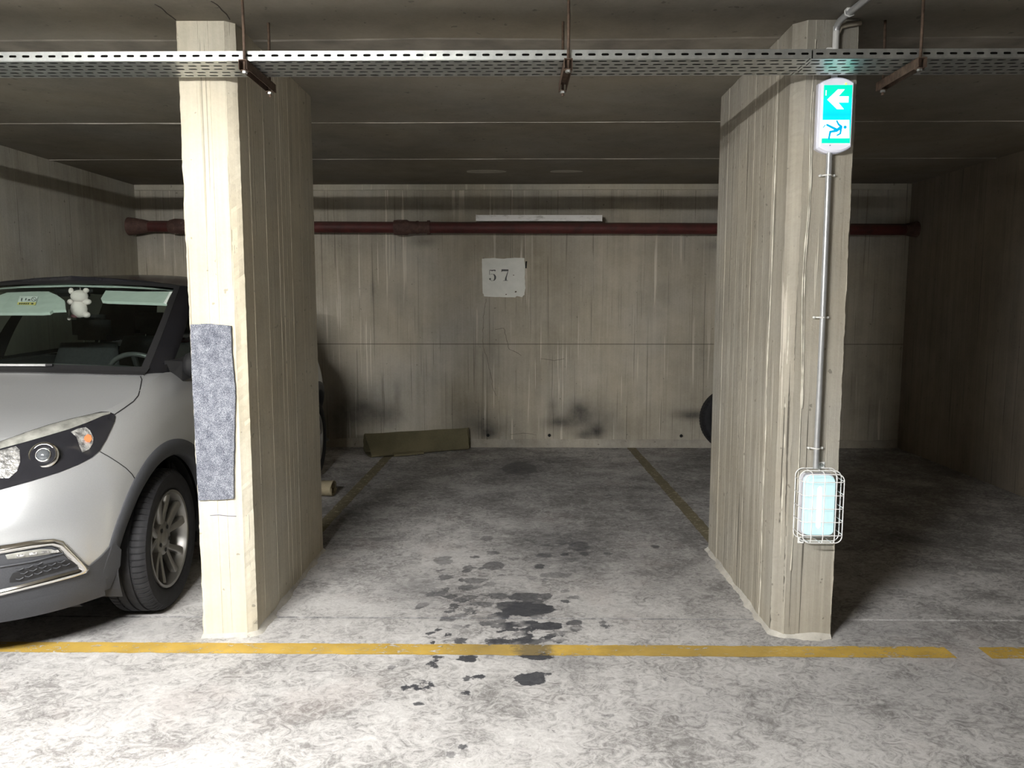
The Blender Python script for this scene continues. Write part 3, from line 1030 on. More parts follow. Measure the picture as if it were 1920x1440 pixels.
b = MB()
for p_, q_, w0, w1 in ((G(.50, .62), G(.56, .675), .0032, .0036), (G(.56, .675), G(.66, .715), .0036, .0048), (G(.65, .73), G(.52, .775), .0062, .0058),
                       (G(.66, .74), G(.64, .835), .0042, .0034), (G(.64, .835), G(.53, .865), .0034, .003), (G(.51, .77), G(.16, .685), .0050, .0040),
                       (G(.51, .785), G(.28, .805), .0050, .0042), (G(.28, .805), G(.24, .93), .0042, .0034), (G(.03, .73), G(.09, .69), .002, .002)):
    capsule(b, p_, q_, w0, w1)
hx, hz = G(.80, .725)
b.prism([(hx + 0.0065 * math.cos(t), hz + 0.0065 * math.sin(t)) for t in np.linspace(0, 2 * PI, 20, endpoint=False)], 'y', -0.0578, -0.0586)
b.build('running_figure', M_teal, panel)
b = MB(); b.lathe([(-0.0575, 0.0005), (-0.0575, 0.004), (-0.055, 0.0045)], (0.03, 0, EH - 0.026), 'y', 14)
m = Mat('led_green'); b.build('indicator_led', m.bsdf((0.5, 0.8, 0.1), 0.3, emit=(0.6, 1.0, 0.15), emit_s=1.2), ex)
b = MB(); b.lathe([(-0.0575, 0.0005), (-0.0575, 0.0022), (-0.055, 0.0022)], (-0.022, 0, 0.024), 'y', 10)
b.build('screw', plain('dark_screw', (0.12, 0.13, 0.16), 0.4), ex)
b = MB()
for k in range(5):
    b.box((-0.047, -0.0574, EH - 0.052 - k * 0.0042), (0.004, 0.0006, 0.0028))
b.build('small_print', M_signwhite, panel)

# ------------------------------------------------------------------ caged bulkhead lamp
bk = empty('caged_lamp', (1.245, PF, 0.44), 'lit white bulkhead lamp behind a wire cage low on the right pillar', 'lamp')
m = Mat('lamp_diffuser'); M_diff = m.bsdf((0.30, 0.36, 0.36), 0.25, emit=(0.55, 0.84, 0.87), emit_s=0.85)
m = Mat('lamp_tube_glow'); M_glow = m.bsdf((0.9, 0.95, 1.0), 0.3, emit=(0.95, 1.0, 1.0), emit_s=2.2)
M_wire = plain('white_wire', (0.86, 0.86, 0.85), 0.4, vary=0.05)


def rrect(w, h, r, n=6):
    pts = []
    for cxx, czz, a0 in ((w / 2 - r, h / 2 - r, 0), (-w / 2 + r, h / 2 - r, 90), (-w / 2 + r, -h / 2 + r, 180), (w / 2 - r, -h / 2 + r, 270)):
        for k in range(n + 1):
            a = math.radians(a0 + 90 * k / n)
            pts.append((cxx + r * math.cos(a), czz + r * math.sin(a)))
    return pts


def shell(b, sections, zc_):
    """stack of rounded rectangles (w, h, r, y), closed at the front"""
    o = len(b.v)
    n = None
    for w_, h_, r_, y_ in sections:
        pts = rrect(w_, h_, r_)
        n = len(pts)
        b.v += [(p[0], y_, p[1] + zc_) for p in pts]
    for i in range(len(sections) - 1):
        for k in range(n):
            l = (k + 1) % n
            b.f.append((o + i * n + k, o + i * n + l, o + (i + 1) * n + l, o + (i + 1) * n + k))
    b.f.append(tuple(o + (len(sections) - 1) * n + k for k in range(n)))


zl = 0.158
b = MB(); shell(b, [(0.135, 0.262, 0.02, -0.002), (0.135, 0.262, 0.02, -0.028), (0.128, 0.255, 0.018, -0.034)], zl)
b.build('base', M_signbase, bk, smooth=True, angle=40)
b = MB(); shell(b, [(0.124, 0.250, 0.02, -0.032), (0.122, 0.248, 0.02, -0.055), (0.112, 0.236, 0.018, -0.072), (0.09, 0.212, 0.014, -0.078)], zl)
b.build('diffuser', M_diff, bk, smooth=True, angle=40)
b = MB(); b.tube([(-0.01, -0.074, zl - 0.088), (-0.01, -0.0775, zl - 0.08), (-0.01, -0.0785, zl), (-0.01, -0.0775, zl + 0.08), (-0.01, -0.074, zl + 0.088)], [0.004, 0.009, 0.010, 0.009, 0.004], 10)
b.build('tube_glow', M_glow, bk, smooth=True)
# cage
CW, CH, CD = 0.172, 0.300, -0.105
wr = 0.0021


def wire(name, pts, closed=False):
    bb = MB(); bb.tube([(p[0], p[1], p[2] + zl) for p in pts], wr, 7, closed=closed)
    return bb.build(name, M_wire, bk, smooth=True)


wire('cage_ring', [(p[0], -0.006, p[1]) for p in rrect(CW, CH, 0.03)], True)
wire('cage_ring', [(p[0], -0.055, p[1]) for p in rrect(CW, CH, 0.03)], True)
wire('cage_ring', [(p[0], CD + 0.004, p[1]) for p in rrect(CW - 0.012, CH - 0.012, 0.028)], True)
for zz in (-0.112, -0.056, 0.0, 0.056, 0.112):
    wire('cage_bar', [(-CW / 2, -0.004, zz), (-CW / 2, CD + 0.018, zz), (-CW / 2 + 0.006, CD + 0.004, zz), (-CW / 2 + 0.018, CD, zz), (CW / 2 - 0.018, CD, zz), (CW / 2 - 0.006, CD + 0.004, zz), (CW / 2, CD + 0.018, zz), (CW / 2, -0.004, zz)])
for xx in (-0.048, 0.0, 0.048):
    wire('cage_bar', [(xx, -0.004, -CH / 2), (xx, CD + 0.018, -CH / 2), (xx, CD + 0.002, -CH / 2 + 0.014), (xx, CD, -CH / 2 + 0.03), (xx, CD, CH / 2 - 0.03), (xx, CD + 0.002, CH / 2 - 0.014), (xx, CD + 0.018, CH / 2), (xx, -0.004, CH / 2)])
for tx, tz in ((0.022, CH / 2 + 0.012), (-0.052, -CH / 2 - 0.012)):
    b = MB(); b.box((tx, -0.003, zl + tz), (0.026, 0.004, 0.028), 0.001)
    tabo = b.build('mounting_tab', M_wire, bk)
    b = MB(); b.lathe([(-0.010, 0.0005), (-0.010, 0.007), (-0.005, 0.008)], (tx, 0, zl + tz + 0.002), 'y', 12)
    b.build('screw', M_galv, tabo)

# ------------------------------------------------------------------ red pipe along the back wall
m = Mat('red_oxide_paint')
c = m.ramp(m.noise(9, 6, 0.65), [(0.32, (0.055, 0.018, 0.015)), (0.6, (0.105, 0.024, 0.021)), (0.75, (0.065, 0.03, 0.024))])
dust = m.add('ShaderNodeNewGeometry')
sep = m.add('ShaderNodeSeparateXYZ'); m.put(sep.inputs[0], dust.outputs['Normal'])
up = m.math('MULTIPLY', m.step(sep.outputs[2], 0.2, 1.0), 0.35)
c = m.mix(up, c, (0.13, 0.115, 0.095))
M_red = m.bsdf(c, 0.6, 0, m.bump(m.noise(40, 4), 0.2, 0.003), 0.4)
m = Mat('old_coupling')
c = m.ramp(m.noise(14, 6, 0.7), [(0.35, (0.07, 0.04, 0.035)), (0.6, (0.13, 0.075, 0.06)), (0.72, (0.30, 0.27, 0.23))])
M_coup = m.bsdf(c, 0.75, 0, m.bump(m.noise(50, 4), 0.4, 0.004), 0.3)
PY = WALL_Y - 0.14
pl_ = at_y(420, 423, PY); pr_ = at_y(1680, 431, PY)
rp = empty('red_pipe', (0, PY, 2.10), 'dark red pipe running along the back wall under the ceiling', 'pipe')


def pz(x):
    return (2.148 + (2.113 - 2.148) * (x + 3.4) / 7.0) - 2.10


b = MB(); b.tube([(x, 0, pz(x)) for x in np.linspace(-3.60, 3.66, 12)], 0.053, 20)
b.build('pipe', M_red, rp, smooth=True, angle=50)


def coupling(x0, x1, prof, nm='coupling'):
    bb = MB()
    sl = -0.035 / 7.0
    bb.lathe([(x0 + (x1 - x0) * t, r_) for t, r_ in prof], (0, 0, pz((x0 + x1) / 2)), 'x', 24)
    return bb.build(nm, M_coup, rp, smooth=True, angle=40)


coupling(-1.20, -0.86, [(0, 0.05), (0, 0.068), (0.12, 0.072), (0.36, 0.072), (0.42, 0.06), (0.60, 0.057), (0.62, 0.062), (0.68, 0.062), (0.7, 0.056), (0.92, 0.056), (0.93, 0.066), (1.0, 0.066), (1.0, 0.05)])
coupling(-3.35, -3.16, [(0, 0.05), (0.1, 0.062), (0.35, 0.074), (0.7, 0.072), (1.0, 0.05)])
coupling(-3.73, -3.52, [(0, 0.085), (0.25, 0.08), (0.6, 0.068), (1, 0.05)], 'wall_collar')
coupling(3.60, 3.73, [(0, 0.05), (0.4, 0.06), (1, 0.075)], 'wall_collar')
for bx in (-2.6, -0.1, 2.4):
    b = MB(); b.tube([(bx, 0.138, pz(bx) - 0.01), (bx, 0.05, pz(bx))], 0.012, 8)
    b.build('wall_bracket', M_rust, rp)

# white batten lying on top of the pipe
m = Mat('dirty_white_metal')
c = m.ramp(m.noise(9, 6, 0.7, m.scaled((1, 1, 3))), [(0.3, (0.55, 0.54, 0.50)), (0.45, (0.88, 0.87, 0.84)), (0.8, (0.93, 0.93, 0.90))])
M_batten = m.bsdf(c, 0.5)
wb = empty('white_batten', (-0.42, PY, 2.19), 'dirty white batten lying along the top of the red pipe', 'batten')
b = MB(); b.box((0.592, -0.018, 0.03), (1.185, 0.055, 0.056), 0.004)
b.build('channel', M_batten, wb)
for sx in (0.001, 1.183):
    b = MB(); b.box((sx, -0.018, 0.03), (0.006, 0.058, 0.059), 0.001)
    b.build('end_cap', M_batten, wb)
wb.rotation_euler = (0, 0.002, 0)

# ------------------------------------------------------------------ number 57
m = Mat('panel_paint')
c = m.ramp(m.noise(12, 5), [(0.3, (0.76, 0.77, 0.71)), (0.7, (0.86, 0.86, 0.80))])
M_panel = m.bsdf(c, 0.8, 0, m.bump(m.noise(40, 4), 0.3, 0.003), 0.2)
ppx = [(904, 485), (925, 484), (945, 485), (965, 483.5), (983, 484), (984.5, 500), (984, 520), (985, 540), (983, 553), (979, 557), (969, 555), (966, 558), (950, 557), (930, 557), (908, 556), (907, 552), (905, 550), (904.5, 530), (903.5, 505)]
poly = []
for i, p in enumerate(ppx):
    q = ppx[(i + 1) % len(ppx)]
    for t in (0, .33, .66):
        w_ = at_y(p[0] + (q[0] - p[0]) * t, p[1] + (q[1] - p[1]) * t, WALL_Y)
        poly.append((w_.x + random.uniform(-.002, .002), w_.z + random.uniform(-.002, .002)))
b = MB(); b.prism(poly, 'y', WALL_Y + 0.001, WALL_Y - 0.005)
num = tag(b.build('bay_number', M_panel), 'pale painted square with the stencilled number 57 on the back wall', 'number')
M_ink = plain('stencil_ink', (0.11, 0.115, 0.11), 0.8, vary=0.4, scale=60)


def arc(cx, cz, rx, rz, a0, a1, n=14):
    return [(cx + rx * math.cos(math.radians(a)), cz + rz * math.sin(math.radians(a))) for a in np.linspace(a0, a1, n)]


def digit(name, polys, ox, oz, sc):
    bb = MB()
    for pl in polys:
        bb.prism([(ox + p[0] * sc, oz + p[1] * sc) for p in pl], 'y', WALL_Y - 0.0045, WALL_Y - 0.0065)
    return bb.build(name, M_ink, num)


# digits in a unit-high box, heavy/hairline contrast with stencil gaps
five = [
    [(.05, .54), (.09, .54), (.09, .90), (.05, .92)],
    [(.05, .97), (.09, .91), (.30, .87), (.46, .89), (.62, .98), (.56, .99), (.30, .96)],
    arc(.56, .90, .06, .055, 0, 360, 12),
    arc(.36, .30, .30, .32, -75, 75) + list(reversed(arc(.36, .30, .13, .28, -75, 75))),
    [(.09, .54), (.22, .62), (.40, .60), (.40, .575), (.22, .59)],
    arc(.12, .16, .085, .085, 0, 360, 14),
    [(.08, .08), (.22, .0), (.38, -.01), (.38, .02), (.22, .03), (.12, .10)],
]
seven = [
    [(.0, .76), (.05, .76), (.09, .82), (.62, .82), (.62, .98), (.02, .98)],
    [(.55, .80), (.60, .80), (.46, .28), (.47, .03), (.30, .03), (.33, .22), (.42, .45)],
    [(.16, .0), (.58, .0), (.58, .035), (.16, .035)],
]
p5 = at_y(916.5, 526.5, WALL_Y); p7 = at_y(940, 526.5, WALL_Y)
digit('digit_five', five, p5.x, p5.z, 0.108)
digit('digit_seven', seven, p7.x, p7.z, 0.112)
for px, py, r_ in ((963, 516, .006), (967, 547, .011), (949, 552, .007)):
    b = MB()
    w_ = at_y(px, py, WALL_Y)
    b.prism([(w_.x + r_ * math.cos(t) * (1 + .3 * math.sin(2 * t + px)), w_.z + r_ * .7 * math.sin(t)) for t in np.linspace(0, 2 * PI, 10, endpoint=False)], 'y', WALL_Y - 0.0045, WALL_Y - 0.0058)
    b.build('chipped_spot', plain('chip_brown', (0.14, 0.11, 0.08), 0.9), num)
for pts in ([(987, 490), (986.5, 494), (986, 503)],):
    b = MB(); b.tube([at_y(px, py, WALL_Y - 0.002) for px, py in pts], 0.008, 7)
    b.build('wall_hole', plain('hole_black', (0.01, 0.01, 0.01), 0.9), wall_back)
for px, py in ((915, 816), (1030, 816), (1277, 817)):
    w_ = at_y(px, py, WALL_Y - 0.004)
    b = MB(); b.lathe([(-0.002, 0.0005), (-0.002, 0.014), (0.003, 0.016)], (w_.x, w_.y - 0.01, w_.z), 'y', 12)
    b.build('wall_hole', plain('hole_black', (0.01, 0.01, 0.01), 0.9), wall_back)

# ------------------------------------------------------------------ rolled mats
def mat_material(name, c1, c2):
    m = Mat(name)
    f = m.math('ADD', m.math('MULTIPLY', m.noise(3, 5, 0.6), 0.7), m.math('MULTIPLY', m.noise(120, 3), 0.3))
    c = m.ramp(f, [(0.35, c1), (0.62, c2)])
    return m.bsdf(c, 0.9, 0, m.bump(m.noise(220, 2), 0.4, 0.002), 0.2)


def roll_mesh(turns, a, bb_, gap, length, thick, flap, n=90, tri=0.0):
    """flattened spiral of sheet extruded along +x; cross-section in y,z resting on z=0"""
    pts = []
    for i in range(n + 1):
        t = i / n
        ang = -PI / 2 + t * turns * 2 * PI
        k = 1 - gap * (turns - t * turns)
        y_ = a * k * math.cos(ang)
        z_ = bb_ * k * math.sin(ang)
        y_ *= 1 - tri * (z_ / bb_ + 1) * 0.5
        pts.append((y_, z_ + bb_))
    return pts


def rolled_mat(name, loc, rotz, length, pts, thick, mat, edge, label, cat, ends=0.0, taper=0.0):
    t = empty(name, loc, label, cat, 'rolled mats on the floor')
    t.rotation_euler = (0, 0, rotz)
    b = MB()
    nrm = []
    for i in range(len(pts)):
        p, q = Vector(pts[max(0, i - 1)]), Vector(pts[min(len(pts) - 1, i + 1)])
        d = (q - p).normalized()
        nrm.append((d.y, -d.x))
    ring = [(p[0] + n_[0] * thick / 2, max(0.001, p[1] + n_[1] * thick / 2)) for p, n_ in zip(pts, nrm)]
    ring += [(p[0] - n_[0] * thick / 2, max(0.001, p[1] - n_[1] * thick / 2)) for p, n_ in reversed(list(zip(pts, nrm)))]
    rows = []
    for k in range(25):
        x = length * k / 24
        row = []
        for i, (y_, z_) in enumerate(ring):
            sq = 1.0
            w_ = 0.012 * mnoise.noise((x * 3, y_ * 5, z_ * 5)) * min(1, z_ * 12)
            x = length * k / 24 + ends * max(0.0, y_ / 0.13) * (k / 24) ** 8 - ends * 0.5 * max(0.0, z_ / 0.2) * (1 - k / 24) ** 8
            xx = x + (0.012 * mnoise.noise((i * .15, 2, 0)) if k in (0, 24) else 0)
            row.append((xx, (y_ + 0.12) * (1 - taper * k / 24) - 0.12 + w_, z_ + w_))
        row.append(row[0])
        rows.append(row)
    b.grid(rows)
    n_ = len(ring)
    for k in (0, 24):
        o = k * (n_ + 1)
        half = n_ // 2
        for i in range(half - 1):
            b.f.append((o + i, o + i + 1, o + n_ - 2 - i, o + n_ - 1 - i))
    b.build('sheet', mat, t, weld=True)
    return t


M_olive = mat_material('olive_mat', (0.115, 0.112, 0.07), (0.20, 0.175, 0.105))
M_tan = mat_material('tan_mat', (0.25, 0.21, 0.14), (0.36, 0.31, 0.21))
# triangular flattened fold: front sheet leaning back, doubled under with a flap in front
sec = [(-0.12, 0.016), (-0.02, 0.012), (0.10, 0.010), (0.135, 0.018), (0.13, 0.05), (0.10, 0.115), (0.07, 0.175), (0.04, 0.205), (0.012, 0.20), (-0.03, 0.15), (-0.075, 0.09), (-0.105, 0.045), (-0.125, 0.022), (-0.10, 0.006), (-0.02, 0.004), (0.09, 0.004), (0.12, 0.02), (0.105, 0.06), (0.07, 0.12), (0.05, 0.15)]


def smooth_poly(p, it=2):
    for _ in range(it):
        q = [p[0]]
        for i in range(len(p) - 1):
            a, c = Vector(p[i]), Vector(p[i + 1])
            q += [tuple(a.lerp(c, .25)), tuple(a.lerp(c, .75))]
        q.append(p[-1])
        p = q
    return p


pa = at_z(672, 852, 0); pb = at_z(872, 841, 0)
d = Vector((pb.x - pa.x, pb.y - pa.y))
rm = rolled_mat('rolled_mat', (-1.425, 7.072, 0.001), math.radians(26.5), 0.97, smooth_poly(sec), 0.010, M_olive, None,
                'folded olive carpet roll lying against the back wall', 'mat', 0.045, 0.7)
b = MB()
rows = []
for k in range(13):
    x = 0.20 + 0.29 * k / 12
    rows.append([(x, -0.10, 0.034), (x, -0.135, 0.030 + 0.004 * math.sin(k)), (x, -0.165, 0.020), (x, -0.17, 0.008), (x, -0.14, 0.004), (x, -0.09, 0.004)])
b.grid(rows)
b.build('flap', M_olive, rm, solid=0.005)
sec2 = roll_mesh(2.2, 0.085, 0.062, 0.2, 0, 0, 0, 70)
pc = at_z(612, 930, 0)
rolled_mat('rolled_mat', (-1.86, 5.62, 0.004), math.radians(-3), 0.47, [(p[0], p[1]) for p in sec2], 0.008, M_tan, None,
           'end of a tan rolled mat poking out behind the left pillar', 'mat')

# ------------------------------------------------------------------ loose tyre against the back wall
M_rubber = plain('black_rubber', (0.018, 0.018, 0.02), 0.75, vary=0.25, scale=30, spec=0.3)


def tyre_profile(R, W, rim):
    h = W / 2
    return [(-h * 0.62, rim - 0.004), (-h * 0.80, rim + 0.006), (-h * 0.97, rim + (R - rim) * 0.30), (-h, rim + (R - rim) * 0.5), (-h * 0.96, rim + (R - rim) * 0.78),
            (-h * 0.86, R - 0.012), (-h * 0.74, R - 0.003)]


def build_tyre(name, R, W, rim, parent, mat, pitches=64, c=(0, 0, 0), axis='x'):
    h = W / 2
    side = tyre_profile(R, W, rim)
    tread = []
    for gx in (-0.40, 0.0, 0.40):
        tread += [(h * (gx - 0.055), R), (h * (gx - 0.045), R - 0.007), (h * (gx + 0.045), R - 0.007), (h * (gx + 0.055), R)]
    prof = side + tread + [(-a, r) for a, r in reversed(side)]
    prof += [(h * 0.5, rim - 0.01), (-h * 0.5, rim - 0.01)]
    b = MB()
    o = 0
    angs = []
    for k in range(pitches):
        a0 = 2 * PI * k / pitches
        w_ = 2 * PI / pitches
        angs += [(a0, 0), (a0 + w_ * 0.80, 0), (a0 + w_ * 0.84, 1), (a0 + w_ * 0.96, 1)]
    n = len(angs)
    for a, r in prof:
        sh = 0.70 * h <= abs(a) <= 0.88 * h or abs(abs(a) - h * 0.455) < 0.002
        for t, g in angs:
            rr = r - (0.006 if g and sh and r > R - 0.02 else 0)
            p, q = rr * math.cos(t), rr * math.sin(t)
            d = {'x': (a, p, q), 'y': (q, a, p)}[axis]
            b.v.append((c[0] + d[0], c[1] + d[1], c[2] + d[2]))
    m_ = len(prof)
    for i in range(m_):
        j = (i + 1) % m_
        for k in range(n):
            l = (k + 1) % n
            b.f.append((i * n + k, j * n + k, j * n + l, i * n + l))
    return b.build(name, mat, parent, smooth=True, angle=32)


tyre = build_tyre('tyre', 0.305, 0.19, 0.20, None, M_rubber, 64, (0, 0, 0), 'y')
tyre.location = (2.045, 7.37, 0.308)
tyre.rotation_euler = (math.radians(-9), 0, 0)
tag(tyre, 'loose black tyre leaning on the back wall behind the right pillar', 'tyre')

# ------------------------------------------------------------------ the silver car
XC, YF = -2.515, 2.655          # centre line and foremost point of the bumper
CL = 4.12
car = empty('car', (XC, YF, 0.0), 'silver small crossover car with black roof parked left of the left pillar', 'car')


def lerp_tab(tab, x):
    return float(np.interp(x, [t[0] for t in tab], [t[1] for t in tab]))


def smooth_tab(tab):
    xs_ = [t[0] for t in tab]; ys_ = [t[1] for t in tab]
    fine = np.linspace(xs_[0], xs_[-1], 400)
    v = np.interp(fine, xs_, ys_)
    k = np.hanning(41); k /= k.sum()
    pad_ = np.concatenate([2 * v[0] - v[20:0:-1], v, 2 * v[-1] - v[-2:-22:-1]])
    return list(zip(fine, np.convolve(pad_, k, 'valid')))


T_U = smooth_tab([(0, .835), (.12, .862), (.3, .882), (.5, .889), (.68, .882), (.82, .858), (.91, .825), (.97, .785), (1, .758)])
T_F = smooth_tab([(0, .10), (.12, .045), (.28, .01), (.42, .0), (.58, .006), (.72, .035), (.85, .085), (.94, .15), (1, .22)])
T_R = smooth_tab([(0, .10), (.15, .03), (.4, .0), (.6, .02), (.8, .07), (1, .16)])
T_SH = smooth_tab([(-.2, .865), (.0, .865), (.22, .895), (.45, .935), (.7, .985), (.9, 1.045), (1.06, 1.10), (1.35, 1.085), (2.2, 1.07), (3.2, 1.10), (3.8, 1.13), (4.4, 1.13)])
T_WB = [(-.2, .215), (.4, .215), (.9, .20), (3.2, .20), (3.9, .26), (4.4, .28)]
LF, LR = 0.80, 0.60


def body_pt(s, t):
    """s: 0 front centre .. 1 front corner end, 1..2 side, 2..3 rear corner to rear centre; t: 0 sill .. 1 shoulder"""
    U = lerp_tab(T_U, t); Fo = lerp_tab(T_F, t); Ro = lerp_tab(T_R, t)
    if s <= 1:
        th = s * PI / 2
        u = U * math.sin(th) ** (2 / 3.0)
        v = Fo + LF * (1 - math.cos(th) ** (2 / 2.3))
    elif s <= 2:
        u = U
        v = Fo + LF + (s - 1) * (CL - Ro - LR - Fo - LF)
    else:
        th = (3 - s) * PI / 2
        u = U * math.sin(th) ** (2 / 3.6)
        v = CL - Ro - LR * (1 - math.cos(th) ** (2 / 2.4))
    wb_ = lerp_tab(T_WB, v); ws = lerp_tab(T_SH, v)
    return Vector((u, v, wb_ + (ws - wb_) * t))


s_vals = np.concatenate([np.linspace(0, 1, 90) ** 0.8, np.linspace(1, 2, 130)[1:], np.linspace(2, 3, 50)[1:]])
t_vals = np.concatenate([np.linspace(0, .9, 44), np.linspace(.9, 1, 12)[1:]])
GRID = [[body_pt(s, t) for s in s_vals] for t in t_vals]
# bonnet / deck: constant-v strips from the shoulder to the centre line
CROWN = smooth_tab([(0, .01), (.25, .035), (.5, .055), (.8, .062), (1.1, .05), (1.4, .02)])


def top_pt(sh, q):
    cr = lerp_tab(CROWN, sh.y)
    return Vector((sh.x * q, sh.y, sh.z + cr * (1 - q ** 2.4)))


bon_s = [i for i in range(len(s_vals)) if GRID[-1][i].y < 1.16]
q_vals = np.linspace(1, 0, 26)
HOOD = [[top_pt(GRID[-1][i], q) for i in bon_s] for q in q_vals]

# full surface as BVH in car space (right-hand half; mirrored when needed)
bvb = MB(); bvb.grid(GRID); bvb.grid(HOOD)
BVH = BVHTree.FromPolygons([Vector(v) for v in bvb.v], [tuple(f) for f in bvb.f])
CAM_C = CAM - Vector((XC, YF, 0))


def cast(px, py):
    d = ray(px, py).normalized()
    loc, nrm, idx, dist = BVH.ray_cast(CAM_C, d)
    if loc is None:
        loc, nrm, idx, dist = BVH.find_nearest(CAM_C + d * 3.9)
    if nrm.dot(d) > 0:
        nrm = -nrm
    return loc, nrm


# car materials
m = Mat('silver_paint')
fl = m.noise(900, 2)
c = m.ramp(fl, [(0.3, (0.40, 0.41, 0.42)), (0.7, (0.50, 0.51, 0.52))])
M_silver = m.bsdf(c, 0.34, 0.55, None, 0.5, coat=0.6)
M_roofblack = plain('black_gloss_paint', (0.010, 0.010, 0.012), 0.16, spec=0.35)
M_clad = plain('dark_grey_plastic', (0.042, 0.044, 0.05), 0.55, vary=0.15, scale=200, bump=0.15)
M_black = plain('matt_black_plastic', (0.012, 0.012, 0.013), 0.6)
M_chrome = plain('chrome', (0.78, 0.77, 0.75), 0.12, 1.0, vary=0.05)
M_lampblack = plain('headlight_black', (0.016, 0.016, 0.019), 0.08, spec=0.4)
M_lampgrey = plain('headlight_grey_lens', (0.22, 0.22, 0.20), 0.2, coat=0.6, vary=0.4, scale=18)
M_amber = plain('amber_bulb', (0.75, 0.20, 0.08), 0.3)
m = Mat('faceted_reflector')
M_reflect = m.bsdf(m.ramp(m.noise(45, 3), [(0.35, (0.30, 0.30, 0.30)), (0.6, (0.85, 0.85, 0.83))]), 0.2, 0.7, m.bump(m.noise(70, 2), 0.9, 0.01))
M_alloy = plain('alloy_wheel', (0.36, 0.355, 0.34), 0.34, 0.8, vary=0.08)
M_darkcab = plain('cabin_dark_fabric', (0.022, 0.023, 0.025), 0.85, vary=0.3, scale=60)
M_dash = plain('dashboard_plastic', (0.045, 0.05, 0.05), 0.6, vary=0.15, scale=80)
M_liner = plain('headliner_grey', (0.30, 0.33, 0.31), 0.9, vary=0.06)
M_visor = plain('visor_grey', (0.52, 0.57, 0.53), 0.8, vary=0.06)


def glass(name, tint, rough=0.02, ior=1.45):
    m = Mat(name)
    tr = m.add('ShaderNodeBsdfTransparent'); tr.inputs[0].default_value = (*tint, 1)
    gl = m.add('ShaderNodeBsdfGlossy'); gl.inputs['Roughness'].default_value = rough; gl.inputs['Color'].default_value = (0.9, 0.95, 0.93, 1)
    lw = m.add('ShaderNodeLayerWeight'); lw.inputs[0].default_value = 0.5
    fr = m.math('ADD', m.math('MULTIPLY', m.math('POWER', lw.outputs['Facing'], 5.0), 0.85), 0.045)
    mx = m.add('ShaderNodeMixShader')
    m.t.links.new(fr, mx.inputs[0]); m.t.links.new(tr.outputs[0], mx.inputs[1]); m.t.links.new(gl.outputs[0], mx.inputs[2])
    m.t.links.new(mx.outputs[0], m.out.inputs[0])
    return m.m


M_screen = glass('windscreen_glass', (0.72, 0.80, 0.76))
M_tinted = glass('tinted_glass', (0.30, 0.34, 0.33))

WR = 0.33
WHEELS = ((0.865, 0.33), (0.865 + 2.606, 0.33))
ARCH_R = 0.435


def in_arch(p):
    return p.x > 0.5 and any((p.y - wy) ** 2 + (p.z - wz) ** 2 < ARCH_R ** 2 for wy, wz in WHEELS)


def half_grid(rows, keep=None, mirror=True, off=0.0):
    b = MB()
    nr, nc = len(rows), len(rows[0])
    for sgn in ((1, -1) if mirror else (1,)):
        o = len(b.v)
        for r in rows:
            b.v += [(p.x * sgn, p.y, p.z) for p in r]
        for i in range(nr - 1):
            for j in range(nc - 1):
                if keep:
                    cc = (rows[i][j] + rows[i + 1][j + 1]) / 2
                    if not keep(cc):
                        continue
                a = o + i * nc + j
                b.f.append((a, a + 1, a + nc + 1, a + nc))
    return b


half_grid(GRID, lambda p: not in_arch(p)).build('body_shell', M_silver, car, smooth=True, weld=True)
half_grid(HOOD).build('bonnet', M_silver, car, smooth=True, weld=True)


# -- surface patches laid on the body, read in the photograph's frame and mirrored across the car
def patch(name, poly, mat, parent, off=0.004, mirror=True, res=7.0, solid=0.0, label=None):
    P2 = []
    n = len(poly)
    for i in range(n):
        p, q = Vector(poly[i]), Vector(poly[(i + 1) % n])
        k = max(1, int((q - p).length / res))
        P2 += [p.lerp(q, j / k) for j in range(k)]
    nb = len(P2)
    xs_ = [p.x for p in P2]; ys_ = [p.y for p in P2]

    def inside(x, y):
        c_ = False
        for i in range(nb):
            a, b_ = P2[i], P2[(i + 1) % nb]
            if (a.y > y) != (b_.y > y) and x < (b_.x - a.x) * (y - a.y) / (b_.y - a.y) + a.x:
                c_ = not c_
        return c_
    pts = list(P2)
    gx = np.arange(min(xs_) + res / 2, max(xs_), res)
    gy = np.arange(min(ys_) + res / 2, max(ys_), res)
    for x in gx:
        for y in gy:
            if inside(x, y) and min((Vector((x, y)) - e).length_squared for e in P2) > (res * 0.45) ** 2:
                pts.append(Vector((x, y)))
    vo, eo, fo, _, _, _ = delaunay_2d_cdt(pts, [], [list(range(nb))], 1, 1e-5)
    V3 = []
    for v in vo:
        l, nr = cast(v.x, v.y)
        V3.append(l + nr * off)
    out_ = []
    for sgn in ((1, -1) if mirror else (1,)):
        b = MB()
        b.add([(p.x * sgn, p.y, p.z) for p in V3], [tuple(f) for f in fo])
        out_.append(b.build(name, mat, parent, smooth=True, solid=solid, label=label))
    return out_


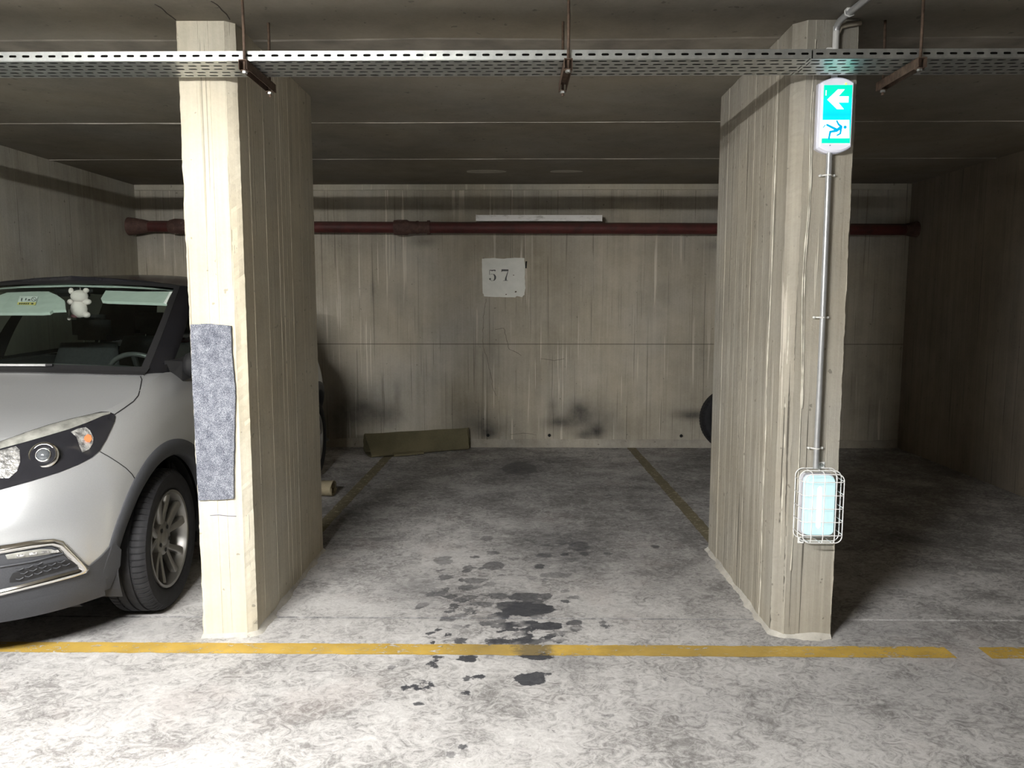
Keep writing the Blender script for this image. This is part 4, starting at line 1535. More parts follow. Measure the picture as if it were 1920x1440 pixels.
def strip(name, A, B, mat, parent, bulge=0.006, off=0.003, mirror=True, k=5, res=6.0):
    """raised band between two pixel polylines with equal point counts"""
    rowsA, rowsB = [], []
    for i in range(len(A) - 1):
        a0, a1, b0, b1 = Vector(A[i]), Vector(A[i + 1]), Vector(B[i]), Vector(B[i + 1])
        n = max(1, int(max((a1 - a0).length, (b1 - b0).length) / res))
        for j in range(n):
            rowsA.append(a0.lerp(a1, j / n)); rowsB.append(b0.lerp(b1, j / n))
    rowsA.append(Vector(A[-1])); rowsB.append(Vector(B[-1]))
    rows = []
    for a, b_ in zip(rowsA, rowsB):
        r = []
        for j in range(k + 1):
            t = j / k
            p = a.lerp(b_, t)
            l, nr = cast(p.x, p.y)
            r.append(l + nr * (off + bulge * math.sin(PI * t)))
        rows.append(r)
    outs = []
    for sgn in ((1, -1) if mirror else (1,)):
        b = MB(); b.grid([[(p.x * sgn, p.y, p.z) for p in r] for r in rows])
        outs.append(b.build(name, mat, parent, smooth=True))
    return outs


def gap(pts, w=1.6, mat=None, parent=car, off=0.0015):
    A, B = [], []
    for i, p in enumerate(pts):
        p = Vector(p)
        a = Vector(pts[max(0, i - 1)]); c_ = Vector(pts[min(len(pts) - 1, i + 1)])
        d_ = (c_ - a).normalized()
        n_ = Vector((-d_.y, d_.x)) * w / 2
        A.append(p + n_); B.append(p - n_)
    return strip('panel_gap', A, B, mat or M_black, parent, 0.0, off, k=1)


# lower bumper, dark plastic
patch('bumper_cladding', [(-330, 1080), (-120, 1036), (0, 1022), (100, 1010), (125, 1020), (166, 1062), (190, 1042), (213, 1016), (226, 1030), (224, 1060), (205, 1102), (120, 1136), (0, 1166), (-150, 1196), (-330, 1215)],
      M_clad, car, 0.005, res=9)
ss0 = np.linspace(0, 0.97, 80)
FRONT_BAND = ss0
# chrome frame around the lower grille
outer = [(-330, 1058), (-120, 1036), (0, 1023), (60, 1013), (100, 1010), (118, 1014), (140, 1036), (162, 1058), (167, 1066), (163, 1073), (140, 1081), (90, 1094), (40, 1106), (0, 1116), (-120, 1142), (-330, 1165)]
inner = [(-330, 1074), (-120, 1054), (0, 1040), (60, 1029), (94, 1024), (106, 1028), (126, 1047), (143, 1060), (146, 1064), (143, 1066), (128, 1070), (84, 1082), (38, 1094), (0, 1103), (-120, 1128), (-330, 1152)]
strip('chrome_trim', outer, inner, M_chrome, car, 0.014, 0.006)
# inside of the frame
gr_ = patch('lower_grille', inner, M_clad, car, 0.008, res=8)
patch('grille_recess', [(18, 1083), (24, 1073), (60, 1062), (100, 1052), (128, 1048), (142, 1060), (100, 1072), (40, 1088), (18, 1090)], M_black, gr_[0], 0.0095, mirror=False, res=6)
for r_ in range(3):
    for k in range(6):
        x = 36 + k * 17 + (r_ % 2) * 8
        y = 1081 - k * 5.1 - r_ * 8.5 + (r_ % 2) * -2
        if y < 1050 + max(0, 40 - x) * .2 or x > 136 or y > 1086:
            continue
        strip('grille_rib', [(x - 7, y + 3), (x, y + 4.2), (x + 7, y)], [(x - 7, y + 1), (x, y + 2), (x + 7, y - 2)], M_clad, gr_[0], 0.004, 0.012, mirror=False, k=2)
strip('grille_edge', [(0, 1062), (60, 1052), (112, 1038), (116, 1037)], [(0, 1059), (60, 1049), (112, 1035.5), (116, 1035.5)], M_clad, gr_[0], 0.008, 0.010, mirror=False, k=3)
strip('daytime_light', [(10, 1038.5), (40, 1033), (75, 1028), (95, 1028.5), (112, 1033)], [(14, 1047), (40, 1044.5), (75, 1040), (98, 1036), (113, 1034)], M_lampgrey, gr_[0], 0.004, 0.011, mirror=False, k=4)
for cx_, cy_ in ((38, 1039.5), (60, 1036), (82, 1032.5), (100, 1032)):
    strip('light_unit', [(cx_ - 8, cy_ + 3.5), (cx_ + 7, cy_ + 2)], [(cx_ - 6, cy_ - 2), (cx_ + 7, cy_ - 3)], M_reflect, gr_[0], 0.005, 0.015, mirror=False, k=4, res=3)
# headlights
hl_out = [(-130, 882), (-60, 848), (0, 829), (45, 813), (90, 798), (130, 787), (165, 779), (190, 773), (203, 773), (213, 777), (216, 782), (214, 792), (208, 806), (198, 826), (186, 846), (172, 858), (145, 872), (110, 886), (60, 902), (0, 919), (-60, 926), (-110, 918)]
hl = patch('headlight', hl_out, M_lampblack, car, 0.004, res=7)
for sgn_i, h_ in enumerate(hl):
    pass
top_o = [(-60, 849), (0, 830), (45, 814), (90, 799), (130, 788), (165, 780), (190, 774.5), (204, 775)]
top_i = [(-60, 862), (0, 843), (45, 831), (90, 818), (130, 806), (165, 793), (190, 782), (206, 777)]
strip('top_lens', top_o, top_i, M_lampgrey, hl[0], 0.006, 0.005, mirror=False, k=4)
patch('main_reflector', [(-40, 858), (0, 847), (30, 839), (37, 845), (38, 868), (32, 885), (18, 897), (0, 898), (-40, 905)], M_reflect, hl[0], 0.007, mirror=False, res=5)
patch('indicator_reflector', [(132, 812), (145, 806), (160, 803), (168, 809), (174, 822), (173, 833), (166, 844), (153, 850), (148, 838), (143, 822)], M_reflect, hl[0], 0.007, mirror=False, res=4)
patch('indicator_bulb', [(157, 822), (163, 817), (169, 819), (171, 826), (167, 832), (160, 831), (156, 827)], M_amber, hl[0], 0.011, mirror=False, res=3)
l_, n_ = cast(83, 855)
zax = (n_ + Vector((0, -0.8, 0))).normalized()
ua = zax.orthogonal().normalized(); wa = zax.cross(ua)


def disc_ring(name, r0, r1, h0, h1, mat):
    b = MB()
    rows = []
    for k in range(37):
        t = 2 * PI * k / 36
        dr = ua * math.cos(t) + wa * math.sin(t)
        rows.append([l_ + dr * r0 + zax * h0, l_ + dr * ((r0 + r1) / 2) + zax * ((h0 + h1) / 2 + 0.004), l_ + dr * r1 + zax * h1])
    b.grid(rows)
    return b.build(name, mat, hl[0], smooth=True, weld=True)


disc_ring('projector_ring', 0.045, 0.054, 0.022, 0.012, M_chrome)
disc_ring('projector_bowl', 0.028, 0.046, 0.012, 0.020, M_lampblack)
disc_ring('projector_bezel', 0.024, 0.029, 0.020, 0.014, M_chrome)
b = MB()
rows = []
for i in range(9):
    ph = PI / 2 * i / 8
    rows.append([l_ + (ua * math.cos(2 * PI * k / 24) + wa * math.sin(2 * PI * k / 24)) * 0.026 * math.sin(ph) + zax * (0.010 + 0.020 * math.cos(ph)) for k in range(25)])
b.grid(rows); b.build('projector_lens', plain('lens_glass', (0.12, 0.13, 0.14), 0.05, 0.3, coat=1.0), hl[0], smooth=True)
# shut lines
gap([(214, 778), (232, 766), (250, 753), (259, 742), (263, 728), (266, 712), (262, 703), (252, 701)], 2.0)
gap([(187, 847), (205, 857), (222, 868), (236, 878), (247, 889), (252, 897)], 1.6)
# upper grille between the headlights (off to the side of this view)
ug = patch('upper_grille', [(-330, 900), (-240, 885), (-140, 880), (-115, 915), (-150, 950), (-240, 965), (-330, 975)], M_black, car, 0.004, res=9)
patch('number_plate', [(-330, 995), (-220, 985), (-215, 1030), (-330, 1040)], plain('plate_white', (0.7, 0.7, 0.68), 0.4), car, 0.02, res=9)


# sill cladding along the doors
def surf_row(t_of_s, s_list, off):
    out_ = []
    for s in s_list:
        p = body_pt(s, t_of_s)
        q1 = body_pt(min(3, s + .002), t_of_s); q2 = body_pt(s, min(1, t_of_s + .01))
        n_ = (q1 - body_pt(max(0, s - .002), t_of_s)).cross(q2 - p)
        n_.normalize()
        if n_.x < 0:
            n_ = -n_
        out_.append(p + n_ * off)
    return out_


rows = [surf_row(t, np.linspace(0, 0.97, 90), o) for t, o in ((0, .006), (.05, .007), (.12, .006), (.14, .003))]
half_grid(rows, lambda p: not in_arch(p)).build('bumper_lip', M_clad, car, smooth=True, weld=True)
ss = [s for s in np.linspace(0.9, 2.6, 120)]
rows = [surf_row(t, ss, o) for t, o in ((0, .004), (.06, .008), (.13, .009), (.2, .007), (.215, .0))]
for sgn in (1, -1):
    for lo_, hi_ in ((0.2, 0.9), (0.8, 3.5), (3.4, 4.2)):
        hb = half_grid([[Vector((p.x * sgn, p.y, p.z)) for p in r] for r in rows], lambda p: lo_ < p.y < hi_ and not in_arch(Vector((abs(p.x), p.y, p.z))), mirror=False)
        if hb.f:
            so_ = hb.build('sill_cladding', M_clad, car, smooth=True, weld=True)
ss = [s for s in np.linspace(2.35, 3.0, 50)]
rows = [surf_row(t, ss, o) for t, o in ((0, .004), (.1, .008), (.3, .009), (.33, .0))]
half_grid(rows, lambda p: not in_arch(p)).build('rear_bumper_cladding', M_clad, car, smooth=True, weld=True)

# wheel arches: dark trim ring that follows the flank, plus liner
def flank(y, z):
    """outermost x of the body at (y, z)"""
    l, nr, i, d_ = BVH.ray_cast(Vector((2.0, y, z)), Vector((-1, 0, 0)))
    return l.x if l is not None else 0.84


for wi, (wy, wz) in enumerate(WHEELS):
    for sgn in (1, -1):
        b = MB()
        rows = []
        for a in np.linspace(-12, 192, 70):
            ca, sa = math.cos(math.radians(a)), math.sin(math.radians(a))
            r = []
            for rr, o in ((0.472, -0.002), (0.468, 0.007), (0.44, 0.010), (0.41, 0.010), (0.398, 0.004), (0.398, -0.05)):
                y, z = wy - rr * ca, wz + rr * sa
                y0, z0 = wy - 0.472 * ca, wz + 0.472 * sa
                zz = max(z, 0.225)
                fx = 0.35 * flank(y, zz) + 0.65 * flank(y0, max(z0, 0.225))
                r.append((sgn * (fx + o), y, z))
            rows.append(r)
        b.grid(rows)
        b.build('arch_trim', M_clad, car, smooth=True)
        b = MB()
        rows = []
        for a in np.linspace(-20, 200, 40):
            ca, sa = math.cos(math.radians(a)), math.sin(math.radians(a))
            rows.append([(sgn * 0.82, wy - 0.40 * ca, wz + 0.40 * sa), (sgn * 0.56, wy - 0.40 * ca, wz + 0.40 * sa), (sgn * 0.55, wy, wz)])
        b.grid(rows)
        b.build('wheel_liner', M_black, car)


# wheels
def make_wheel(x, y, z, sgn, steer=0.0):
    w_ = bpy.data.objects.new('wheel', None)
    w_.empty_display_size = 0.05
    col.objects.link(w_); w_.parent = car
    w_.location = (x, y, z)
    w_.rotation_euler = (0, 0, steer)
    build_tyre('tyre', WR, 0.205, 0.222, w_, M_rubber, 72)
    R0 = 0.226
    f = sgn
    b = MB()
    b.lathe([(f * 0.085, R0 + 0.004), (f * 0.092, R0 + 0.002), (f * 0.090, R0 - 0.010), (f * 0.070, R0 - 0.018), (f * 0.01, R0 - 0.026), (f * -0.09, R0 - 0.02), (f * -0.09, R0)], (0, 0, 0), 'x', 64)
    b.build('rim', M_alloy, w_, smooth=True, angle=40)
    b = MB(); b.lathe([(f * 0.01, R0 - 0.03), (f * 0.0, 0.05), (f * 0.0, 0.001)], (0, 0, 0), 'x', 40)
    b.build('brake_disc', M_black, w_)
    b = MB()
    b.lathe([(f * 0.03, 0.085), (f * 0.058, 0.078), (f * 0.064, 0.06), (f * 0.062, 0.035), (f * 0.066, 0.030), (f * 0.068, 0.001)], (0, 0, 0), 'x', 36)
    b.build('hub', M_alloy, w_, smooth=True, angle=40)
    for k in range(5):
        a0 = 2 * PI * k / 5 + 0.35
        b = MB(); b.lathe([(f * 0.0655, 0.011), (f * 0.0658, 0.001)], (0, 0.056 * math.cos(a0 + 0.6), 0.056 * math.sin(a0 + 0.6)), 'x', 14)
        b.build('bolt_hole', M_black, w_)
        for side in (-1, 1):
            # each spoke: curved tapered beam
            rows = []
            for i in range(11):
                t = i / 10
                rad = 0.062 + (R0 - 0.020 - 0.062) * t
                sweep = side * (0.10 + 0.16 * math.sin(t * PI * 0.62)) + 0.05 * t
                a = a0 + sweep
                wd = 0.030 - 0.004 * t + 0.014 * t * t
                xf = f * (0.060 + 0.022 * t ** 1.5)
                c_ = Vector((0, rad * math.cos(a), rad * math.sin(a)))
                tg = Vector((0, -math.sin(a), math.cos(a)))
                rows.append([c_ + tg * (-wd / 2) + Vector((xf - f * 0.030, 0, 0)), c_ + tg * (-wd / 2) + Vector((xf - f * 0.004, 0, 0)), c_ + tg * (-wd / 2 + 0.006) + Vector((xf, 0, 0)),
                             c_ + tg * (wd / 2 - 0.006) + Vector((xf - f * 0.003, 0, 0)), c_ + tg * (wd / 2) + Vector((xf - f * 0.008, 0, 0)), c_ + tg * (wd / 2) + Vector((xf - f * 0.030, 0, 0))])
            b = MB(); b.grid(rows)
            b.build('spoke', M_alloy, w_, smooth=True, angle=50)
    return w_


for wi, (wy, wz) in enumerate(WHEELS):
    for sgn in (1, -1):
        make_wheel(sgn * 0.768, wy, wz, sgn, math.radians(4) if wi == 0 else 0)

# underbody
b = MB(); b.box((0, 2.05, 0.24), (1.06, 3.7, 0.06), 0.01)
b.box((0, 0.48, 0.235), (1.05, 0.5, 0.03), 0.01)
b.build('underbody', M_black, car)
b = MB()
b.add([(.40, .48, .2), (.56, .50, .2), (.60, .56, .12), (.42, .53, .12), (.40, .50, .2), (.56, .52, .2), (.60, .57, .12), (.42, .55, .12)], [(0, 1, 2, 3), (4, 7, 6, 5), (0, 4, 5, 1), (1, 5, 6, 2), (2, 6, 7, 3), (3, 7, 4, 0)])
b.build('air_deflector', M_clad, car)

# -- greenhouse: base and roof outlines, sampled at matching parameters
def green(s):
    """returns base and top point; s 0..1 windscreen half, 1..1.12 A pillar, 1.12..2.6 side, 2.6..2.75 C pillar, 2.75..3 rear"""
    base = [(0, (.0, .955, 1.108)), (.5, (.36, .965, 1.107)), (.8, (.58, 1.0, 1.103)), (1.0, (.695, 1.055, 1.10)), (1.12, (.752, 1.12, 1.098)), (1.3, (.775, 1.40, 1.078)), (1.85, (.79, 2.25, 1.075)), (2.4, (.775, 3.2, 1.105)),
            (2.6, (.74, 3.62, 1.13)), (2.75, (.64, 3.82, 1.135)), (2.9, (.3, 3.93, 1.135)), (3.0, (.0, 3.95, 1.135))]
    top = [(0, (.0, 1.66, 1.560)), (.5, (.31, 1.675, 1.553)), (.8, (.49, 1.705, 1.543)), (1.0, (.572, 1.745, 1.532)), (1.12, (.600, 1.80, 1.530)), (1.3, (.612, 1.95, 1.533)), (1.85, (.622, 2.45, 1.545)), (2.4, (.605, 3.15, 1.525)),
           (2.6, (.58, 3.45, 1.50)), (2.75, (.50, 3.62, 1.48)), (2.9, (.25, 3.70, 1.475)), (3.0, (.0, 3.71, 1.475))]

    def at(tab):
        return Vector([float(np.interp(s, [r[0] for r in tab], [r[1][k] for r in tab])) for k in range(3)])
    return at(base), at(top)


def gpt(s, t, off=0.0):
    a, c_ = green(s)
    p = a.lerp(c_, t)
    bul = 0.030 * math.sin(PI * t)
    out_ = Vector((p.x * 0.9 + 0.0, -0.7 if s < 1.06 else (0.7 if s > 2.7 else 0), 0.35))
    if s >= 1.06 and s <= 2.7:
        out_ = Vector((1, 0, 0.3))
    out_.normalize()
    return p + out_ * (bul + off)


def gpatch(name, s0, s1, t0, t1, mat, parent=car, off=0.0, ns=24, nt=12, full=False, mirror=True, solid=0.0):
    rows = [[gpt(s, t, off) for s in np.linspace(s0, s1, ns)] for t in np.linspace(t0, t1, nt)]
    outs = []
    if full:
        b = half_grid(rows)
        return [b.build(name, mat, parent, smooth=True, weld=True, solid=solid)]
    for sgn in (1, -1) if mirror else (1,):
        b = MB(); b.grid([[(p.x * sgn, p.y, p.z) for p in r] for r in rows])
        outs.append(b.build(name, mat, parent, smooth=True, solid=solid))
    return outs


ws = gpatch('windscreen', 0, 1.0, 0.0, 1.0, M_screen, full=True, ns=40)[0]
gpatch('screen_border', 0, 1.0, -0.02, 0.055, M_black, ws, 0.002, full=True, ns=40, nt=3)
gpatch('screen_border', 0, 1.0, 0.955, 1.0, M_black, ws, 0.002, full=True, ns=40, nt=3)
gpatch('screen_border', 0.945, 1.0, 0.0, 1.0, M_black, ws, 0.002, ns=3)
gpatch('front_pillar', 1.0, 1.15, -0.05, 1.0, M_roofblack, ns=5)
gpatch('front_side_window', 1.15, 1.72, 0.02, 0.93, M_tinted, ns=20)
gpatch('centre_pillar', 1.72, 1.82, 0.0, 0.95, M_roofblack, ns=4)
gpatch('rear_side_window', 1.82, 2.42, 0.04, 0.93, M_tinted, ns=20)
gpatch('rear_pillar', 2.42, 2.78, 0.0, 1.0, M_roofblack, ns=10)
gpatch('rear_window', 2.78, 3.0, 0.05, 0.93, M_tinted, full=True)
gpatch('window_frame', 1.15, 2.42, 0.93, 1.0, M_roofblack, ns=20, nt=3)
gpatch('window_frame', 2.78, 3.0, 0.93, 1.0, M_roofblack, full=True, nt=3)
gpatch('belt_moulding', 1.15, 2.42, -0.06, 0.04, M_black, ns=20, nt=3, off=0.003)
gpatch('rear_deck', 2.42, 3.0, -0.12, 0.05, M_silver, full=True, nt=4)
# roof skin
s_r = np.concatenate([np.linspace(0, 1.15, 30), np.linspace(1.15, 2.6, 30)[1:], np.linspace(2.6, 3, 20)[1:]])
edge_ = [gpt(s, 1.0) for s in s_r]
rows = []
for q in np.linspace(1, 0, 16):
    r = []
    for p in edge_:
        vmid = 1.66 + (3.71 - 1.66) * ((p.y - 1.66) / (3.71 - 1.66))
        r.append(Vector((p.x * q, p.y, p.z + (1 - q ** 2.2) * 0.062 * math.sin(PI * min(1, max(0, (p.y - 1.60) / 2.15))) ** 0.6 + 0.012 * (1 - q ** 8))))
    rows.append(r)
half_grid(rows).build('roof', M_roofblack, car, smooth=True, weld=True)
half_grid([[p - Vector((0, 0, 0.035)) for p in r] for r in rows]).build('headliner', M_liner, car, smooth=True, weld=True)
# rear body closing below the window line
# -- cabin
b = MB(); b.box((0, 2.6, 0.30), (1.5, 2.7, 0.04)); b.build('cabin_floor', M_darkcab, car)
for sgn in (1, -1):
    b = MB(); b.box((sgn * 0.755, 2.4, 0.72), (0.03, 2.6, 0.72), 0.01)
    b.build('door_card', M_darkcab, car)
b = MB()
rows = []
for x in np.linspace(-.73, .73, 30):
    kk = 1 - 0.12 * (x / .73) ** 2
    hump = 0.035 * math.exp(-((x - 0.36) / 0.2) ** 2)
    rows.append([(x, 1.0 + 0.10 * (x / .73) ** 2, 1.085 * 1), (x, 1.15, 1.088 * kk ** .2), (x, 1.38, 1.075 + hump), (x, 1.52, 1.055 + hump), (x, 1.58, 0.98), (x, 1.56, 0.62), (x, 1.3, 0.5)])
b.grid(rows); b.build('dashboard', M_dash, car, smooth=True)
b = MB(); b.box((0, 3.72, 0.8), (1.45, 0.05, 0.75)); b.build('boot_panel', M_darkcab, car)


def seat(x, y, wd, nm='seat'):
    b = MB()
    b.box((x, y, 0.52), (wd, 0.52, 0.16), 0.05)
    st = bpy.data.objects
    ob = b.build(nm, M_darkcab, car, smooth=True)
    b = MB()
    rows = []
    for k in range(12):
        z = 0.55 + 0.62 * k / 11
        yy = y + 0.22 + 0.20 * k / 11
        w_ = wd / 2 * (1.0 - 0.25 * (k / 11) ** 2.5)
        th = 0.07 - 0.02 * k / 11
        rows.append([(x + w_ * math.cos(a) * (abs(math.cos(a)) ** -0.4 if abs(math.cos(a)) > .05 else 0), yy + th * math.sin(a), z) for a in np.linspace(0, 2 * PI, 25)])
    b.grid(rows); b.f.append(tuple(range(25 * 11, 25 * 12 - 1)))
    b.build('seat_back', M_darkcab, ob, smooth=True)
    b = MB(); b.box((x, y + 0.46, 1.27), (0.25, 0.10, 0.17), 0.035)
    b.build('headrest', M_darkcab, ob, smooth=True)
    for sx in (-.05, .05):
        b = MB(); b.tube([(x + sx, y + 0.44, 1.14), (x + sx, y + 0.46, 1.21)], 0.006, 8)
        b.build('headrest_post', M_chrome, ob)
    return ob


seat(0.36, 2.02, 0.50); seat(-0.36, 2.02, 0.50)
seat(0.40, 2.95, 0.55); seat(-0.40, 2.95, 0.55)
# steering wheel
sw_c = Vector((0.37, 1.66, 0.99))
ax = Vector((0, 0.85, 0.45)).normalized(); u_ = Vector((1, 0, 0)); w_ = ax.cross(u_)
b = MB(); b.tube([sw_c + (u_ * math.cos(t) + w_ * math.sin(t)) * 0.185 for t in np.linspace(0, 2 * PI, 40, endpoint=False)], 0.014, 8, closed=True)
swo = b.build('steering_wheel', plain('leather_dark', (0.06, 0.06, 0.06), 0.3), car, smooth=True)
for a in (0.1, PI - 0.1, -PI / 2):
    b = MB(); b.tube([sw_c, sw_c + (u_ * math.cos(a) + w_ * math.sin(a)) * 0.18], 0.016, 8)
    b.build('wheel_spoke', M_black, swo)
b = MB(); b.ellipsoid(sw_c[:], (0.07, 0.035, 0.06)); b.build('airbag_cover', M_black, swo, smooth=True)

# visors, mirror
def on_screen(px, py, back=0.05):
    """point behind the windscreen along the photograph's ray, plane of the upper screen"""
    a, c_ = gpt(0.4, 0.85), gpt(0.4, 1.0)
    nrm = Vector((0, -(c_.z - a.z), c_.y - a.y)).normalized()
    o = (a + c_) / 2 - nrm * back
    d_ = ray(px, py)
    t = (o - CAM_C).dot(nrm) / d_.dot(nrm)
    return CAM_C + d_ * t


def plate(name, pxs, mat, th, parent=car, back=0.05, bev=0.0):
    pts = [on_screen(x, y, back) for x, y in pxs]
    a, c_ = pts[0], pts[1]
    nrm = (pts[1] - pts[0]).cross(pts[2] - pts[0]).normalized()
    b = MB()
    n = len(pts)
    b.v = [tuple(p + nrm * th / 2) for p in pts] + [tuple(p - nrm * th / 2) for p in pts]
    b.f = [tuple(range(n)), tuple(reversed(range(n, 2 * n)))] + [(i, (i + 1) % n, n + (i + 1) % n, n + i) for i in range(n)]
    return b.build(name, mat, parent)


vl = plate('sun_visor', [(-75, 556), (0, 556), (14, 551), (60, 549), (92, 549), (108, 556), (122, 566), (124, 583), (100, 584), (94, 588), (80, 589), (0, 589), (-75, 588)], M_visor, 0.016)
vr = plate('sun_visor', [(199, 547), (260, 549), (324, 549), (318, 560), (313, 571), (260, 569), (200, 567), (192, 566), (190, 562)], M_visor, 0.016)
plate('sticker', [(37, 555), (71, 556), (66, 572), (32, 571)], plain('sticker_white', (0.80, 0.82, 0.80), 0.5), 0.001, vl, 0.038)
plate('sticker_band', [(33.5, 566.5), (68, 567), (66, 572), (32, 571)], plain('sticker_yellow', (0.80, 0.68, 0.22), 0.5), 0.001, vl, 0.037)
M_mark = plain('sticker_ink', (0.04, 0.05, 0.05), 0.6)
for k, (x, w2) in enumerate(((36, 3), (40, 3), (44, 3), (48, 2.5), (52, 2.5), (59, 4))):
    plate('printed_mark', [(x, 568), (x + w2, 568), (x + w2 - .7, 570.6), (x - .7, 570.6)], M_mark, 0.0005, vl, 0.0362)
for x, y, w2, h2 in ((40, 559, 2.2, 5), (48, 559, 2, 4), (53, 561, 4, 2.5)):
    plate('printed_mark', [(x, y), (x + w2, y), (x + w2 - 1, y + h2), (x - 1, y + h2)], M_mark, 0.0005, vl, 0.0362)
ring_px = [(63.5 + 4.2 * math.cos(t), 561 + 3.8 * math.sin(t)) for t in np.linspace(0, 2 * PI, 16, endpoint=False)]
b = MB(); b.tube([on_screen(x, y, 0.0365) for x, y in ring_px], 0.0012, 5, closed=True); b.build('printed_mark', M_mark, vl)
b = MB(); b.tube([on_screen(60.5, 558.5, 0.0365), on_screen(66.5, 563.5, 0.0365)], 0.0012, 5); b.build('printed_mark', M_mark, vl)
mc = on_screen(138, 546, 0.07)
b = MB()
b.box((mc.x, mc.y, mc.z), (0.22, 0.035, 0.06), 0.016)
mir = b.build('rear_view_mirror', M_black, car, smooth=True)
b = MB(); b.tube([(mc.x, mc.y, mc.z + 0.02), (mc.x, mc.y - 0.03, mc.z + 0.07)], 0.012, 8); b.build('stalk', M_black, mir)
# wiper
wp = []
for px, py in ((-330, 700), (-160, 694), (-60, 691), (10, 690.5), (88, 693.5)):
    l2, n2 = None, None
    d_ = ray(px, py).normalized()
    # intersect the screen by marching on its parameter grid
    best = None
    for s in np.linspace(0, 1, 60):
        for sg in (1, -1):
            q = gpt(s, 0.03); q = Vector((q.x * sg, q.y, q.z))
            dd = (q - CAM_C).cross(d_).length
            if best is None or dd < best[0]:
                best = (dd, q)
    wp.append(best[1])
base_w = [Vector((p.x, gpt(min(1, abs(p.x) / .7), 0.04).y - 0.018, gpt(min(1, abs(p.x) / .7), 0.04).z + 0.016)) for p in wp]
b = MB(); b.tube(base_w, [0.007, 0.007, 0.006, 0.006, 0.006], 8)
wpo = b.build('wiper', plain('wiper_grey', (0.42, 0.42, 0.42), 0.4), car, smooth=True)
b = MB(); b.tube([base_w[-1], base_w[-1] + Vector((0.03, 0.004, 0))], [0.008, 0.007], 8); b.build('wiper_tip', M_black, wpo)
# cowl panel between bonnet and screen
b = MB()
rows = []
for x in np.linspace(-.70, .70, 40):
    g_ = gpt(min(1, abs(x) / .72), 0.0)
    hz = BVH.ray_cast(Vector((abs(x), g_.y - 0.035, 2)), Vector((0, 0, -1)))[0]
    hz2 = BVH.ray_cast(Vector((abs(x), g_.y, 2)), Vector((0, 0, -1)))[0]
    rows.append([(x, g_.y - 0.036, hz.z - 0.002), (x, g_.y - 0.034, hz.z + 0.005), (x, g_.y, hz2.z + 0.012), (x, g_.y + 0.03, hz2.z + 0.03)])
b.grid(rows); b.build('cowl_panel', M_black, car)
# door mirrors
for sgn in (1, -1):
    b = MB()
    rows = []
    for k in range(9):
        t = k / 8
        x = 0.80 + 0.21 * t
        hh = 0.075 * (0.55 + 0.45 * math.sin(PI * (0.15 + 0.75 * t))); dd = 0.07 * (0.6 + 0.4 * math.sin(PI * (0.1 + 0.8 * t)))
        rows.append([(sgn * x, 1.27 + dd * math.cos(a), 1.12 + 0.02 * t + hh * math.sin(a)) for a in np.linspace(0, 2 * PI, 21)])
    b.grid(rows); b.f.append(tuple(range(20))); b.f.append(tuple(range(21 * 8, 21 * 9 - 1)))
    dm = b.build('door_mirror', M_black, car, smooth=True)
    b = MB(); b.add([(sgn * .745, 1.12, 1.03), (sgn * .80, 1.20, 1.04), (sgn * .83, 1.30, 1.06), (sgn * .78, 1.42, 1.08), (sgn * .735, 1.16, 1.15), (sgn * .79, 1.24, 1.14), (sgn * .82, 1.30, 1.12), (sgn * .76, 1.42, 1.16)],
          [(0, 1, 5, 4), (1, 2, 6, 5), (2, 3, 7, 6), (4, 5, 6, 7), (0, 3, 2, 1), (0, 4, 7, 3)])
    b.build('mirror_foot', M_black, dm)
# tail lights, door handles
for sgn in (1, -1):
    rows = [[Vector((p.x * sgn, p.y, p.z)) for p in surf_row(t, np.linspace(2.3, 2.75, 14), 0.006)] for t in (.68, .76, .84, .9)]
    b = MB(); b.grid([[p[:] for p in r] for r in rows]); b.build('tail_light', plain('tail_red', (0.35, 0.02, 0.02), 0.15, coat=0.8), car, smooth=True)
    for vv in (2.05, 2.95):
        b = MB(); b.box((sgn * 0.893, vv, 0.90), (0.03, 0.18, 0.03), 0.01); b.build('door_handle', M_silver, car, smooth=True)

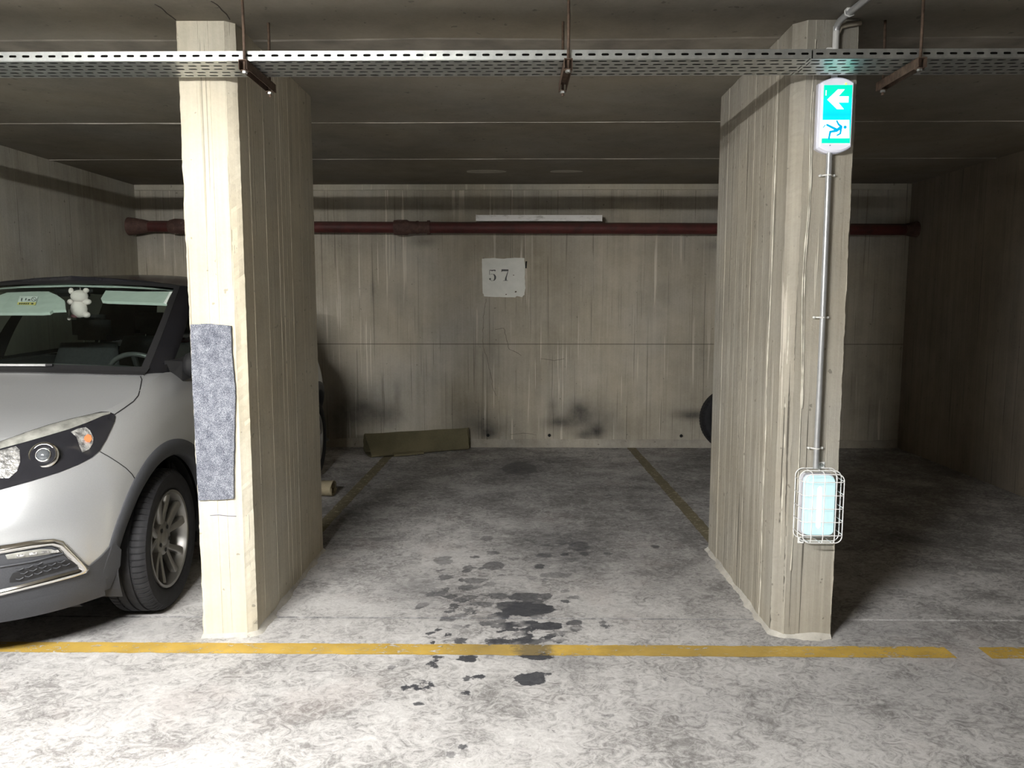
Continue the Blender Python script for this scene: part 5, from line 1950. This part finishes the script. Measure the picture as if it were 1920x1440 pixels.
# ------------------------------------------------------------------ plush toy hanging from the mirror
tc = on_screen(150, 570, 0.09)
toy = empty('plush_toy', (XC + tc.x, YF + tc.y, tc.z - 0.08), 'small pale pink plush toy hanging from the car mirror', 'toy')
M_plush = plain('pale_pink_plush', (0.80, 0.68, 0.67), 0.95, vary=0.06, scale=300, bump=0.6)
M_plushred = plain('dark_pink_plush', (0.45, 0.18, 0.22), 0.95, vary=0.1, scale=300, bump=0.6)
k_ = 0.0030


def tp(px, py):   # photo offset from the toy centre to toy space
    return ((px - 150) * k_, 0.0, (570 - py) * k_ + 0.08)


b = MB(); b.ellipsoid(tp(148, 579), (0.046, 0.034, 0.050)); b.build('body', M_plush, toy, smooth=True)
b = MB(); x, y, z = tp(150, 556); b.ellipsoid((x, y, z), (0.048, 0.036, 0.036)); b.build('head', M_plush, toy, smooth=True)
b = MB(); x, y, z = tp(135, 546); b.ellipsoid((x, y, z), (0.014, 0.012, 0.018)); b.build('ear', M_plush, toy, smooth=True)
b = MB(); x, y, z = tp(163, 545); b.ellipsoid((x, y, z), (0.016, 0.012, 0.014)); b.build('ear', M_plush, toy, smooth=True)
b = MB(); x, y, z = tp(163, 566); b.ellipsoid((x, y, z), (0.026, 0.018, 0.017)); b.build('arm', M_plush, toy, smooth=True)
b = MB(); x, y, z = tp(132, 566); b.ellipsoid((x, y, z), (0.016, 0.014, 0.016)); b.build('arm', M_plush, toy, smooth=True)
b = MB(); x, y, z = tp(161, 590); b.ellipsoid((x, y, z), (0.022, 0.022, 0.017)); b.build('leg', M_plush, toy, smooth=True)
b = MB(); x, y, z = tp(140, 592); b.ellipsoid((x, y, z), (0.024, 0.024, 0.012)); b.build('shorts', M_plushred, toy, smooth=True)
b = MB(); b.tube([tp(129, 580), tp(128, 592)], 0.0025, 6); x, y, z = tp(128, 597); b.ellipsoid((x, y, z), (0.010, 0.010, 0.010), 10, 6); b.build('bead', M_plush, toy, smooth=True)
b = MB(); b.tube([tp(152, 550), tp(152, 540)], 0.0015, 5); b.build('cord', M_plush, toy)
